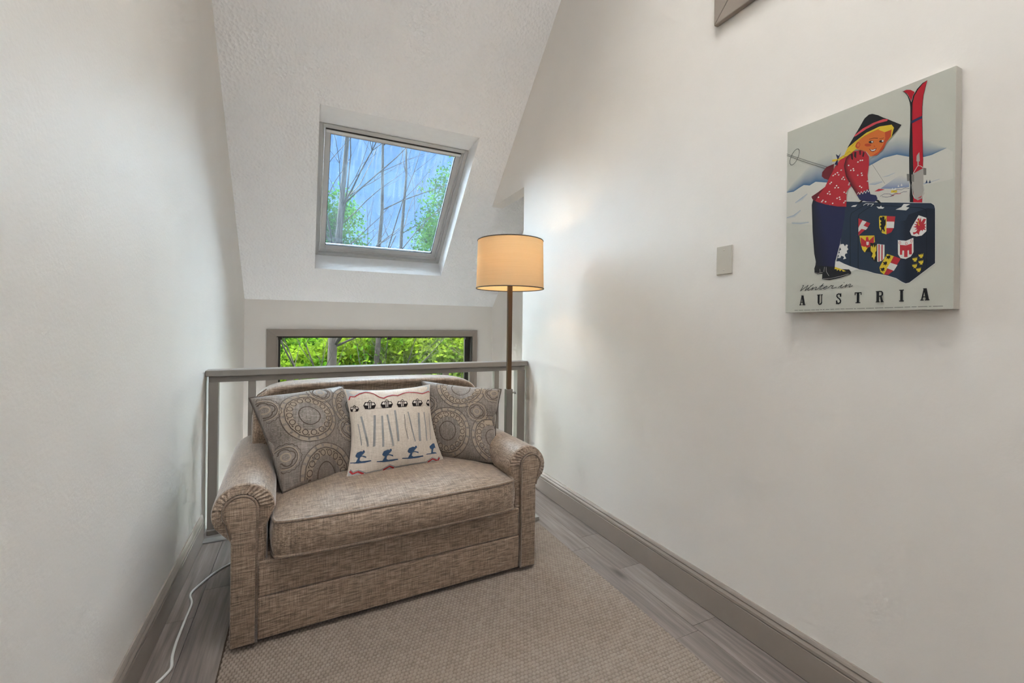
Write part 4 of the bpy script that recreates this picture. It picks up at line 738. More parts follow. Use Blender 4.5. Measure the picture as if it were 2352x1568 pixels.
 ('printed_crest#8','p','white',[(175.2,214.1),(183.4,213.7),(187.6,205.2),(190.8,211.1),(196.1,208.4),(193.7,202.0),(197.0,194.7),(192.6,190.4),(194.3,182.4),(189.9,182.6),(187.1,178.0),(191.3,166.5),(182.7,165.3),(185.1,172.3),(177.7,177.5),(174.9,170.5),(166.1,171.2),(170.6,178.0),(166.4,184.6),(173.0,186.9),(170.9,193.2),(177.1,196.8),(172.8,205.3)],0),
 ('printed_child','p','white',[(161.1,161.3),(171.6,160.8),(186.1,150.8),(204.3,140.4),(226.0,129.8),(206.5,124.6),(194.4,129.3),(159.2,142.0)],0),
 ('printed_child','p','trouser',[(90.5,378.7),(86.1,361.1),(89.9,269.3),(95.8,195.7),(101.1,168.5),(99.5,149.4),(158.8,142.5),(159.9,162.1),(174.1,218.9),(184.9,296.9),(187.8,335.0),(142.0,346.2)],0),
 ('printed_child','g',('coal','trouser'),[(91.0,378.6),(86.3,361.0),(90.2,269.2),(96.0,195.7),(101.4,168.4),(99.8,149.4)],[(111.5,365.6),(113.6,336.4),(132.1,261.3),(148.0,199.9),(154.7,166.3),(157.5,142.7)]),
 ('printed_child','p','coal',[(99.9,156.1),(96.8,146.1),(97.5,130.3),(107.5,125.5),(121.8,125.0),(121.1,107.7),(144.8,102.9),(176.3,107.9),(205.4,116.9),(205.7,122.2),(200.0,131.4),(186.3,133.4),(165.6,138.0),(158.4,144.4)],0),
 ('printed_child','p','yellow',[(159.6,144.3),(158.0,136.6),(163.9,136.8),(165.7,130.6),(171.1,134.7),(174.0,127.9),(178.5,132.9),(183.1,126.0),(191.4,126.9),(178.1,135.2),(165.6,141.3)],0),
 ('printed_child','s','lgrey',[(122.9,109.2),(149.0,108.2),(176.3,112.5),(198.6,117.6)],1),
 ('printed_child','s','lgrey',[(97.9,131.3),(109.3,128.6),(122.2,130.1)],1),
 ('printed_child','s','lgrey',[(133.4,146.6),(134.1,131.3),(142.0,116.8)],0.9),
 ('printed_child','s','lgrey',[(128.0,147.3),(126.6,132.0)],0.9),
 ('printed_child','s','lgrey',[(114.1,142.5),(115.1,131.4)],0.9),
 ('printed_child','s','steel',[(0.4,562.1),(74.5,511.5),(154.5,459.5)],1.5),
 ('printed_child','s','steel',[(0.4,556.7),(74.6,504.5),(151.1,454.0)],1.5),
 ('printed_child','s','steel',[(14.8,518.8),(11.3,524.9),(11.0,534.6),(13.9,545.8),(19.5,556.4),(26.5,564.2),(33.6,567.7),(39.4,566.2),(42.8,560.1),(43.0,550.7),(40.2,539.6),(34.8,529.1),(27.9,521.2),(20.7,517.5),(14.8,518.8)],2.2),
 ('printed_child','p','dred',[(153.3,477.4),(130.6,473.8),(117.9,461.1),(116.4,448.1),(124.3,437.9),(137.8,429.5),(151.2,446.3)],0),
 ('printed_child','p','red',[(192.0,489.6),(170.5,483.6),(155.9,466.7),(146.1,447.9),(134.7,426.5),(127.2,410.4),(105.4,398.5),(84.6,389.3),(88.0,379.4),(103.1,367.0),(129.4,352.1),(164.8,336.8),(190.0,329.7),(190.4,378.1),(211.7,401.2),(243.1,423.0),(242.5,474.6),(224.4,493.5),(206.0,495.3)],0),
 ('printed_child','p','dred',[(84.6,389.3),(105.4,398.5),(124.7,407.2),(109.2,390.8),(97.8,372.3),(88.0,379.4)],0),
 ('printed_child','p','red2',[(226.7,494.8),(206.0,498.0),(189.7,487.8),(181.8,463.6),(187.9,429.6),(202.5,393.3),(219.0,358.2),(250.7,365.7),(246.3,411.7),(249.9,441.3),(249.7,467.0),(241.1,484.4)],0),
 ('printed_child','g',('dark','red2'),[(201.4,495.4),(187.3,483.2),(181.9,460.9),(188.0,426.9),(202.5,392.3),(219.5,359.2)],[(207.1,487.0),(197.0,469.3),(197.2,445.3),(206.9,418.5),(221.0,390.7),(234.8,363.4)]),
 ('printed_child','p','dark',[(210.7,495.2),(209.9,480.8),(215.5,473.6),(216.2,493.3)],0),
 ('printed_child','p','dark',[(223.5,493.8),(224.6,480.9),(228.2,479.7),(228.1,492.2)],0),
 ('printed_child','p','dark',[(234.4,487.9),(231.9,473.2),(235.5,470.9),(238.0,483.5)],0),
 ('printed_child','p','dark',[(200.5,492.0),(202.5,475.4),(207.2,471.1),(206.1,491.6)],0),
 ('printed_child','p','navy',[(219.0,358.2),(250.7,368.3),(254.8,351.8),(269.1,345.0),(273.0,333.8),(265.9,325.5),(246.2,331.5),(226.9,341.6)],0),
 ('printed_child','s','white',[(219.5,361.3),(223.0,366.6),(226.8,358.3),(230.3,366.7),(234.9,358.2),(238.3,366.6),(242.4,358.2),(245.9,367.6),(249.5,359.4),(252.4,367.8)],1.3),
 ('printed_child','p','white',[(229.1,463.5),(229.0,461.6),(227.4,460.7),(225.5,461.4),(224.8,463.3),(225.7,464.8),(227.6,464.9)],0),
 ('printed_child','p','white',[(222.8,460.9),(222.7,459.0),(221.1,458.1),(219.2,458.8),(218.4,460.7),(219.3,462.3),(221.3,462.4)],0),
 ('printed_child','p','white',[(234.5,462.2),(234.4,460.3),(232.8,459.4),(231.0,460.1),(230.2,461.9),(231.1,463.5),(233.0,463.6)],0),
 ('printed_child','p','white',[(210.1,444.1),(210.0,442.2),(208.4,441.2),(206.5,441.9),(205.7,443.8),(206.6,445.4),(208.6,445.5)],0),
 ('printed_child','p','white',[(203.6,441.4),(203.5,439.5),(201.9,438.5),(200.0,439.2),(199.2,441.1),(200.1,442.7),(202.1,442.8)],0),
 ('printed_child','p','white',[(211.5,438.4),(211.5,436.5),(209.9,435.5),(207.9,436.2),(207.1,438.1),(208.1,439.7),(210.0,439.8)],0),
 ('printed_child','p','white',[(165.8,445.8),(165.7,443.9),(164.0,442.9),(162.0,443.6),(161.1,445.6),(162.1,447.2),(164.2,447.3)],0),
 ('printed_child','p','white',[(159.4,442.9),(159.3,441.0),(157.6,440.0),(155.6,440.7),(154.7,442.6),(155.7,444.3),(157.8,444.4)],0),
 ('printed_child','p','white',[(169.3,437.7),(169.2,435.7),(167.5,434.8),(165.5,435.5),(164.7,437.4),(165.7,439.0),(167.7,439.2)],0),
 ('printed_child','p','white',[(232.6,423.4),(232.6,421.5),(231.0,420.5),(229.1,421.2),(228.4,423.0),(229.3,424.6),(231.2,424.8)],0),
 ('printed_child','p','white',[(222.7,420.2),(222.6,418.3),(221.1,417.3),(219.2,418.0),(218.4,419.8),(219.3,421.4),(221.2,421.6)],0),
 ('printed_child','p','white',[(234.0,416.7),(234.0,414.8),(232.4,413.9),(230.5,414.5),(229.8,416.4),(230.7,417.9),(232.6,418.1)],0),
 ('printed_child','p','white',[(183.0,426.0),(182.9,424.0),(181.2,423.0),(179.2,423.8),(178.4,425.6),(179.4,427.3),(181.4,427.4)],0),
 ('printed_child','p','white',[(179.2,421.8),(179.1,419.8),(177.4,418.8),(175.4,419.5),(174.6,421.4),(175.6,423.0),(177.6,423.2)],0),
 ('printed_child','p','white',[(185.9,418.1),(185.9,416.2),(184.2,415.2),(182.2,415.9),(181.4,417.8),(182.4,419.4),(184.4,419.6)],0),
 ('printed_child','p','white',[(163.8,404.7),(163.7,402.7),(162.0,401.7),(160.0,402.4),(159.1,404.2),(160.1,405.9),(162.2,406.1)],0),
 ('printed_child','p','white',[(159.4,399.4),(159.3,397.4),(157.6,396.4),(155.6,397.0),(154.7,398.9),(155.7,400.6),(157.8,400.8)],0),
 ('printed_child','p','white',[(168.8,397.3),(168.7,395.3),(167.0,394.3),(165.0,395.0),(164.1,396.9),(165.1,398.5),(167.2,398.7)],0),
 ('printed_child','p','white',[(199.8,402.3),(199.8,400.4),(198.1,399.4),(196.2,400.1),(195.4,401.9),(196.3,403.5),(198.3,403.7)],0),
 ('printed_child','p','white',[(198.5,397.9),(198.4,396.0),(196.8,395.0),(194.8,395.7),(194.0,397.5),(195.0,399.1),(196.9,399.3)],0),
 ('printed_child','p','white',[(142.5,391.5),(142.4,389.5),(140.7,388.4),(138.6,389.1),(137.7,391.0),(138.7,392.7),(140.9,392.9)],0),
 ('printed_child','p','white',[(137.5,386.8),(137.4,384.8),(135.7,383.7),(133.5,384.4),(132.7,386.3),(133.7,388.0),(135.9,388.2)],0),
 ('printed_child','p','white',[(144.6,382.7),(144.6,380.7),(142.8,379.6),(140.7,380.3),(139.8,382.2),(140.9,383.9),(143.0,384.1)],0),
 ('printed_child','p','white',[(172.5,365.5),(172.5,363.5),(170.8,362.4),(168.7,363.1),(167.9,364.9),(168.9,366.6),(171.0,366.8)],0),
 ('printed_child','p','white',[(165.7,364.0),(165.6,362.0),(163.9,360.9),(161.9,361.6),(161.1,363.5),(162.0,365.1),(164.1,365.4)],0),
 ('printed_child','p','white',[(174.1,358.6),(174.0,356.6),(172.3,355.5),(170.3,356.2),(169.5,358.0),(170.4,359.7),(172.5,360.0)],0),
 ('printed_child','p','white',[(228.5,384.6),(228.5,382.7),(226.9,381.7),(225.0,382.3),(224.2,384.1),(225.2,385.8),(227.1,386.0)],0),
 ('printed_child','p','white',[(233.1,379.7),(233.0,377.8),(231.5,376.8),(229.6,377.4),(228.8,379.2),(229.7,380.8),(231.6,381.0)],0),
 ('printed_child','p','white',[(148.2,420.1),(148.2,418.1),(146.4,417.1),(144.3,417.8),(143.5,419.7),(144.5,421.4),(146.6,421.5)],0),
 ('printed_child','p','white',[(144.3,416.8),(144.2,414.8),(142.4,413.8),(140.3,414.5),(139.5,416.5),(140.5,418.1),(142.6,418.3)],0),
 ('printed_child','p','white',[(123.4,368.3),(123.3,366.3),(121.5,365.2),(119.3,365.9),(118.4,367.8),(119.5,369.5),(121.7,369.8)],0),
 ('printed_child','p','white',[(131.7,361.8),(131.6,359.7),(129.8,358.6),(127.7,359.3),(126.8,361.2),(127.8,362.9),(130.0,363.2)],0),
 ('printed_child','p','white',[(120.3,364.6),(120.2,362.6),(118.4,361.5),(116.2,362.2),(115.3,364.1),(116.4,365.8),(118.6,366.1)],0),
 ('printed_child','p','white',[(185.3,345.0),(185.2,343.0),(183.6,341.9),(181.6,342.6),(180.7,344.4),(181.7,346.1),(183.7,346.3)],0),
 ('printed_child','p','white',[(189.1,349.4),(189.0,347.4),(187.3,346.4),(185.4,347.0),(184.5,348.8),(185.5,350.5),(187.5,350.7)],0),
 ('printed_child','p','white',[(185.9,378.0),(185.8,376.1),(184.2,375.0),(182.2,375.7),(181.3,377.5),(182.3,379.2),(184.3,379.4)],0),
 ('printed_child','p','white',[(191.7,373.2),(191.6,371.3),(189.9,370.3),(188.0,370.9),(187.1,372.7),(188.1,374.4),(190.1,374.6)],0),
 ('printed_child','p','white',[(153.0,350.9),(152.9,348.9),(151.2,347.8),(149.1,348.4),(148.3,350.3),(149.3,352.0),(151.4,352.3)],0),
 ('printed_child','p','white',[(153.5,440.4),(153.4,438.4),(151.7,437.4),(149.6,438.2),(148.8,440.1),(149.8,441.7),(151.9,441.9)],0),
 ('printed_child','p','white',[(248.9,394.2),(248.8,392.3),(247.3,391.3),(245.5,392.0),(244.7,393.8),(245.6,395.3),(247.5,395.5)],0),
 ('printed_child','p','white',[(109.6,381.9),(109.5,379.9),(107.7,378.8),(105.5,379.5),(104.6,381.4),(105.7,383.2),(107.9,383.4)],0),
 ('printed_child','p','white',[(176.5,450.6),(176.4,448.6),(174.7,447.7),(172.7,448.4),(171.9,450.3),(172.8,451.9),(174.9,452.1)],0),
 ('printed_child','p','white',[(246.7,482.2),(246.6,480.3),(245.1,479.4),(243.2,480.2),(242.5,482.0),(243.4,483.6),(245.2,483.6)],0),
 ('printed_child','p','white',[(197.3,458.8),(197.3,456.9),(195.6,455.9),(193.7,456.7),(192.9,458.6),(193.8,460.2),(195.8,460.3)],0),
 ('printed_child','p','hair',[(191.8,513.7),(210.3,528.0),(241.8,541.9),(276.4,548.4),(305.4,541.0),(311.6,529.1),(307.3,506.2),(296.8,497.9),(293.6,496.6),(251.3,481.8),(214.3,501.8),(201.4,493.2),(180.1,485.7),(163.2,482.2),(147.2,486.0),(148.2,492.2),(164.1,489.5),(182.4,495.6)],0),
 ('printed_child','p','face',[(224.1,527.0),(237.5,534.8),(250.7,537.4),(273.0,540.7),(289.1,528.3),(301.5,527.3),(306.3,532.3),(304.1,507.5),(293.6,494.1),(286.3,476.9),(269.6,464.2),(253.6,465.7),(242.4,485.0),(229.8,493.6),(218.0,500.5),(212.3,511.5),(215.9,520.7)],0),
 ('printed_child','p','face2',[(289.1,528.3),(305.5,531.6),(304.1,507.5),(293.6,494.1),(286.3,476.9),(269.6,464.2),(255.8,465.9),(275.0,473.4),(285.3,489.7),(290.1,507.9)],0),
 ('printed_child','p','hair',[(273.1,538.7),(284.8,547.5),(305.4,540.0),(309.6,527.5),(302.3,526.0),(289.1,525.2)],0),
 ('printed_child','s','hair2',[(203.5,514.7),(224.0,529.1),(250.7,537.4),(276.4,540.9)],1.2),
 ('printed_child','s','hair2',[(184.8,494.8),(196.6,501.3),(203.7,493.5)],1.2),
 ('printed_child','s','hair2',[(168.0,487.7),(178.6,494.3),(187.3,487.5)],1.2),
 ('printed_child','p','face2',[(225.8,508.2),(224.2,505.1),(221.9,503.4),(219.1,503.4),(216.6,505.3),(214.7,508.5),(213.9,512.5),(214.4,516.4),(216.0,519.5),(218.4,521.2),(221.1,521.1),(223.7,519.3),(225.5,516.1),(226.3,512.1)],0),
 ('printed_child','p','face',[(224.5,509.9),(223.5,507.8),(222.0,506.7),(220.3,506.6),(218.7,507.7),(217.6,509.8),(217.2,512.4),(217.5,515.0),(218.5,517.1),(220.1,518.3),(221.8,518.3),(223.3,517.2),(224.4,515.1),(224.9,512.5)],0),
 ('printed_child','p','coal',[(261.4,507.5),(260.9,505.8),(259.3,504.8),(256.7,504.7),(253.8,505.4),(251.1,506.9),(249.2,508.9),(248.4,510.9),(248.8,512.5),(250.5,513.5),(253.1,513.7),(256.0,512.9),(258.6,511.4),(260.6,509.5)],0),
 ('printed_child','p','white',[(260.1,507.7),(259.4,506.2),(257.5,506.1),(255.7,507.6),(254.9,509.7),(255.6,511.2),(257.5,511.3),(259.3,509.8)],0),
 ('printed_child','p','coal',[(287.7,499.6),(287.3,498.0),(285.7,497.0),(283.2,496.8),(280.4,497.5),(277.8,499.0),(276.0,500.9),(275.2,502.8),(275.6,504.5),(277.2,505.5),(279.7,505.6),(282.5,504.9),(285.1,503.4),(286.9,501.5)],0),
 ('printed_child','p','white',[(286.5,500.3),(285.8,498.8),(284.0,498.7),(282.2,500.1),(281.5,502.2),(282.2,503.7),(283.9,503.8),(285.7,502.4)],0),
 ('printed_child','s','brown',[(250.0,519.2),(261.7,518.3),(271.6,514.0)],1.6),
 ('printed_child','s','brown',[(275.9,510.3),(287.2,509.0)],1.4),
 ('printed_child','s','face2',[(262.0,496.3),(265.0,491.2),(261.6,491.9)],1.2),
 ('printed_child','p','face2',[(255.4,499.8),(254.6,498.1),(252.2,497.4),(248.7,497.8),(244.7,499.2),(241.2,501.4),(238.7,503.9),(237.8,506.3),(238.6,508.0),(241.1,508.7),(244.6,508.3),(248.6,506.8),(252.1,504.6),(254.5,502.1)],0),
 ('printed_child','p','dred',[(249.4,491.2),(256.4,485.6),(269.4,485.5),(266.0,478.6),(260.0,477.2),(253.9,481.9)],0),
 ('printed_child','p','white',[(252.1,487.7),(259.1,483.7),(267.2,484.3),(264.3,479.8),(257.4,480.7)],0),
 ('printed_child','p','coal',[(190.8,514.0),(210.1,544.9),(223.7,565.8),(236.9,587.8),(247.9,594.5),(256.6,593.2),(271.8,582.6),(284.5,570.1),(296.2,560.2),(328.6,530.5),(317.7,516.9),(305.7,505.9),(311.1,529.3),(305.4,540.5),(276.4,547.4),(241.8,541.9),(210.3,525.4)],0),
 ('printed_child','p','band',[(209.2,542.1),(212.0,547.4),(232.7,558.5),(259.1,564.7),(284.6,565.1),(296.2,560.7),(294.6,555.9),(267.8,558.5),(241.7,553.3),(214.8,543.1)],0),
 ('printed_child','p','navy',[(158.0,506.3),(166.9,497.8),(174.1,507.7),(166.0,488.3),(163.1,489.3)],0),
 ('printed_child','p','navy',[(164.1,489.0),(154.3,474.8),(163.8,469.0)],0),
]

PCOL = {'paper': (.49, .49, .43), 'snow': (.54, .525, .47), 'white': (.62, .61, .57), 'blue': (.045, .12, .24), 'shade': (.25, .31, .43), 'shade2': (.16, .22, .38), 'steel': (.13, .13, .12), 'red': (.42, .022, .032), 'red2': (.40, .020, .030), 'dred': (.13, .012, .018), 'dark': (.025, .008, .010),
 'skired': (.42, .006, .018), 'yellow': (.62, .46, .03), 'navy': (.018, .022, .075), 'navy2': (.03, .055, .11), 'black': (.008, .008, .009), 'coal': (.010, .010, .012), 'grey': (.33, .31, .28), 'lgrey': (.45, .44, .41), 'dgrey': (.17, .16, .145), 'case': (.016, .028, .052), 'case2': (.008, .013, .026), 'caseline': (.004, .007, .014),
 'trouser': (.014, .016, .058), 'hair': (.62, .44, .03), 'hair2': (.34, .21, .015), 'face': (.56, .14, .025), 'face2': (.42, .055, .015), 'brown': (.08, .02, .01), 'band': (.52, .055, .07)}
class Ink:
    def __init__(s): s.m = {}; s.k = 0
    def add(s, part, pts, cols):
        s.k += .8; d = s.m.setdefault(part, ([], [], [])); i = len(d[0]); x = -.0352-.000005*s.k
        d[0].extend([(x, -a, b) for a, b in pts]); d[1].append(tuple(range(i, i+len(pts)))); d[2].extend(cols)
    def stroke(s, part, P, w, c):
        for k in range(len(P)-1):
            a, b = P[k], P[k+1]; dx, dy = b[0]-a[0], b[1]-a[1]; L = math.hypot(dx, dy) or 1; ex, ey = dx/L*w*.3, dy/L*w*.3; ox, oy = -dy/L*w/2, dx/L*w/2
            s.k -= .6; s.add(part, [(a[0]-ex+ox, a[1]-ey+oy), (a[0]-ex-ox, a[1]-ey-oy), (b[0]+ex-ox, b[1]+ey-oy), (b[0]+ex+ox, b[1]+ey+oy)], [c]*4)
    def flush(s):
        for part, (v, f, c) in s.m.items():
            part = part.split('#')[0]; me = bpy.data.meshes.new(part); me.from_pydata(v, [], f); at = me.color_attributes.new('ink', 'FLOAT_COLOR', 'POINT')
            at.data.foreach_set('color', np.array([(*q, 1) for q in c], dtype=np.float32).ravel()); me.materials.append(M['ink']); o = link(bpy.data.objects.new(part, me), po)
            if part == 'fine_print': o['kind'] = 'stuff'
ink = Ink(); mm = lambda P: [(a/1000, b/1000) for a, b in P]
ink.add('printed_paper', [(.001, .001), (PW-.001, .001), (PW-.001, PH-.001), (.001, PH-.001)], [PCOL['paper']]*4)
for part, kind, cc, a, b in POSTER:
    if kind == 'p': ink.add(part, mm(a), [PCOL[cc]]*len(a))
    elif kind == 's': ink.stroke(part, mm(a), b/1000, PCOL[cc])
    else:
        lo_, hi_ = mm(a), mm(b)
        for k in range(len(lo_)-1):
            for q in range(5):
                f0, f1 = q/5, (q+1)/5; e0, e1 = f0**.8, f1**.8
                L = lambda p, r, f: (p[0]+(r[0]-p[0])*f, p[1]+(r[1]-p[1])*f)
                Cc = lambda f: tuple(x+(y-x)*f for x, y in zip(PCOL[cc[0]], PCOL[cc[1]]))
                ink.add(part, [L(lo_[k], hi_[k], f0), L(lo_[k+1], hi_[k+1], f0), L(lo_[k+1], hi_[k+1], f1), L(lo_[k], hi_[k], f1)], [Cc(e0), Cc(e0), Cc(e1), Cc(e1)])
        ink.k += .5
BLK = PCOL['black']
LN = 0
def glyph(g, x0, z0, x1, z1):
    global LN
    LN += 1
    w, h = x1-x0, z1-z0
    def P(*pts): ink.add('letter#%d' % LN, [((x0+a*w)/1000, (z0+b*h)/1000) for a, b in pts], [BLK]*len(pts))
    def R(a0, a1, b0, b1): P((a0, b0), (a1, b0), (a1, b1), (a0, b1))
    def S(pts, wd): ink.stroke('letter#%d' % LN, [((x0+a*w)/1000, (z0+b*h)/1000) for a, b in pts], wd/1000, BLK)
    if g == 'A':
        P((.08, .04), (.24, .04), (.52, .98), (.36, .98)); P((.34, 1.), (.68, 1.), (.95, .04), (.60, .04)); R(.22, .70, .26, .34); R(0, .38, 0, .08); R(.50, 1., 0, .08); R(.30, .68, .93, 1.)
    if g == 'U':
        R(0, .54, .92, 1.); R(.62, 1., .92, 1.); R(.10, .44, .16, .95); R(.72, .88, .16, .95)
        S([(.27, .20), (.33, .07), (.50, .04), (.68, .07), (.80, .20)], 4.0)
    if g == 'S':
        S([(.86, .70), (.80, .90), (.52, .95), (.22, .90), (.16, .74), (.34, .60), (.68, .46), (.86, .28), (.76, .10), (.48, .05), (.20, .10), (.12, .30)], 3.8); R(.84, .98, .68, 1.); R(.02, .14, 0, .34)
    if g == 'T':
        R(.32, .68, 0, 1.); R(0, 1., .91, 1.); R(0, .13, .74, 1.); R(.87, 1., .74, 1.); R(.14, .86, 0, .08)
    if g == 'R':
        R(.08, .42, 0, 1.); R(0, .52, 0, .08); R(0, .6, .92, 1.)
        S([(.42, .96), (.70, .94), (.84, .84), (.84, .66), (.70, .56), (.42, .54)], 3.6); P((.52, .55), (.74, .55), (.94, .06), (.66, .06)); R(.62, 1., 0, .08)
    if g == 'I':
        R(.22, .78, 0, 1.); R(0, 1., .92, 1.); R(0, 1., 0, .08)
for q in [('A', 49.7, 24.6, 69.4, 58.0), ('U', 106.9, 24.4, 124.5, 58.0), ('S', 163.9, 24.4, 179.5, 58.3), ('T', 216.3, 24.8, 234.5, 58.3), ('R', 271.8, 25.0, 291.0, 58.5), ('I', 328.2, 25.2, 339.1, 58.6), ('A', 375.6, 25.4, 395.4, 59.0)]: glyph(*q)
SCR = {'W': ([[(0, 1.9), (.25, 1.95), (.30, .0), (1.25, 1.9), (1.30, .0), (2.3, 2.1)]], 1.75), 'i': ([[(-.35, .15), (.1, 1.), (.05, .15), (.3, 0), (.75, .5)], [(.12, 1.55), (.18, 1.62)]], .85), 'n': ([[(-.1, .5), (.1, 1.), (.1, .0), (.15, .3), (.65, 1.), (.85, .85), (.8, .1), (1., 0), (1.35, .4)]], 1.45),
 't': ([[(-.1, .4), (.35, 1.9), (.25, .15), (.5, 0), (.9, .4)], [(-.1, 1.15), (.7, 1.2)]], 1.0), 'e': ([[(-.1, .4), (.45, .55), (.5, .9), (.3, 1.), (.05, .6), (.1, .1), (.4, 0), (.85, .35)]], 1.0), 'r': ([[(-.1, .35), (.25, 1.1), (.3, .85), (.7, .95), (.65, .15), (.9, 0), (1.5, .4)]], 1.3), ' ': ([], 1.0)}
cx_, cz_, uh = 48.0, 73.5, 9.6
for ci_, chh in enumerate('Winter in'):
    st, adv = SCR[chh]
    for P in st: ink.stroke('script_letter#%d' % ci_, [((cx_+a*uh*1.58+.62*b*uh)/1000, (cz_+b*uh)/1000) for a, b in P], .0016, BLK)
    cx_ += adv*uh*1.58; cz_ += .25*adv
random.seed(8); xq = 34.0
while xq < 412:
    wl = random.choice((3, 6, 8, 11, 7)); k = 0
    while k < wl: ink.stroke('fine_print', [((xq+k*1.9)/1000, (7.6+xq*.003)/1000), ((xq+k*1.9+1.1)/1000, (7.6+xq*.003)/1000)], .0014, (.10, .10, .09)); k += 1
    xq += wl*1.9+2.6
ink.flush()

# ================================================================== WALL PLATE
wp = empty('blank_wall_plate', (XR, 1.254, 1.484)); tag(wp, 'blank almond wall plate left of the poster', 'wall plate')
MB().box(-.0065, 0, -.037, .037, -.059, .059).build('plate', M['plate'], wp, .004, 3)
for z in (-.041, .041):
    s_ = MB().lathe([(.0036, 0), (.0034, .0012), (.002, .0018)], 12).build('screw', M['plate'], wp); s_.location = (-.0063, 0, z); s_.rotation_euler = (0, -math.pi/2, 0)

# ================================================================== POWER CORD
cp_ = [(-.27, 2.60), (-.327, 2.538), (-.377, 2.478), (-.410, 2.41), (-.434, 2.354), (-.436, 2.314), (-.419, 2.256), (-.418, 2.174), (-.418, 2.067), (-.417, 1.991), (-.412, 1.919), (-.402, 1.862), (-.413, 1.826), (-.440, 1.77), (-.455, 1.68), (-.452, 1.55), (-.462, 1.40)]
sm = []
for k in range(len(cp_)-1):
    p0, p1, p2, p3 = cp_[max(0, k-1)], cp_[k], cp_[k+1], cp_[min(len(cp_)-1, k+2)]
    for q in range(5):
        f = q/5; sm.append(tuple(.5*((2*p1[j])+(-p0[j]+p2[j])*f+(2*p0[j]-5*p1[j]+4*p2[j]-p3[j])*f*f+(-p0[j]+3*p1[j]-3*p2[j]+p3[j])*f**3) for j in (0, 1)))
sm.append(cp_[-1])
tag(MB().tube([(x, y, .005) for x, y in sm], .005, 8).build('power_cord', M['white'], smooth=True), 'white power cord lying on the plank floor left of the sofa', 'cord')

# ================================================================== OUTSIDE
gnd = MB(); gnd.quad((-60, 6.0, -4.2), (60, 6.0, -4.2), (60, 90, -2.0), (-60, 90, -2.0)); tag(gnd.build('ground', M['ground'], fixn=False), 'leafy forest ground below the window', 'ground', None, 'structure')
def leaves(name, mat, par, cen, rad, n, size, seed, clumps=90, droop=.3):
    n = int(n*2.4); size *= .60
    r = np.random.RandomState(seed); c = r.normal(size=(clumps, 3)); c /= np.linalg.norm(c, axis=1)[:, None]; c *= (r.rand(clumps, 1)**.4)
    k = r.randint(0, clumps, n); P = c[k]+r.normal(size=(n, 3))*.125; P = np.array(cen)+P*np.array(rad)*1.0
    a = r.normal(size=(n, 3)); a[:, 2] -= droop; a /= np.linalg.norm(a, axis=1)[:, None]; b = np.cross(a, r.normal(size=(n, 3))); b /= np.linalg.norm(b, axis=1)[:, None]
    nn = np.cross(a, b); s = size*(.6+.8*r.rand(n, 1)); V = np.stack([P-a*s*.5, P+b*s*.32+nn*s*.08, P+a*s*.5, P-b*s*.32+nn*s*.08], 1).reshape(-1, 3)
    F = np.arange(4*n).reshape(n, 4); me = bpy.data.meshes.new(name); me.vertices.add(len(V)); me.vertices.foreach_set('co', V.ravel()); me.loops.add(4*n); me.loops.foreach_set('vertex_index', F.ravel()); me.polygons.add(n); me.polygons.foreach_set('loop_start', np.arange(0, 4*n, 4)); me.update(calc_edges=True); me.materials.append(mat)
    o = link(bpy.data.objects.new(name, me), par); o['kind'] = 'stuff'; return o
def branch(m, r, p, d, L, rad, depth):
    pts = [p]; rr = [rad]; n = 5; q = Vector(p); dd = Vector(d).normalized()
    for i in range(n):
        dd = (dd+Vector((r.uniform(-.16, .16), r.uniform(-.16, .16), r.uniform(-.06, .12)))).normalized(); q = q+dd*L/n; pts.append(tuple(q)); rr.append(rad*(1-.75*(i+1)/n))
    m.tube(pts, rr, 6)
    if depth:
        for i in range(r.randint(3, 5)):
            k = r.randint(1, n); nd = (dd+Vector((r.uniform(-1.1, 1.1), r.uniform(-.8, .8), r.uniform(-.1, .8)))).normalized(); branch(m, r, pts[k], nd, L*r.uniform(.35, .6), rr[k]*.62, depth-1)
def tree(name, label, base, H, rad, crown=None, bark='bark', bare=0, seed=1, lean=(0, 0), depth=2):
    t = empty(name, base); tag(t, label, 'tree', 'trees outside the windows'); r = random.Random(seed)
    m = MB(); n = 8; pts = [(lean[0]*i/n+r.uniform(-.05, .05)*(i > 0), lean[1]*i/n+r.uniform(-.05, .05)*(i > 0), H*i/n) for i in range(n+1)]
    m.tube(pts, [rad*(1-.8*(i/n)**1.3) for i in range(n+1)], 8); m.build('trunk', M[bark], t, smooth=True)
    mb_ = MB()
    for i in range(bare):
        k = r.uniform(.35, .98); j = int(k*n); p = pts[min(j, n)]; a = r.uniform(0, 6.28); mb_ = MB(); branch(mb_, r, p, (math.cos(a)*.8, math.sin(a)*.6, r.uniform(.35, 1.)), H*.26*r.uniform(.6, 1.1), rad*.36*(1-.7*k), depth); mb_.build('branch', M[bark], t, smooth=True)
    if crown:
        for (dx, dy, dz, rx, ry, rz, nl, sz, mt) in crown: leaves('foliage', M[mt], t, (dx, dy, dz), (rx, ry, rz), nl, sz, seed*7+int(nl) % 13)
    return t
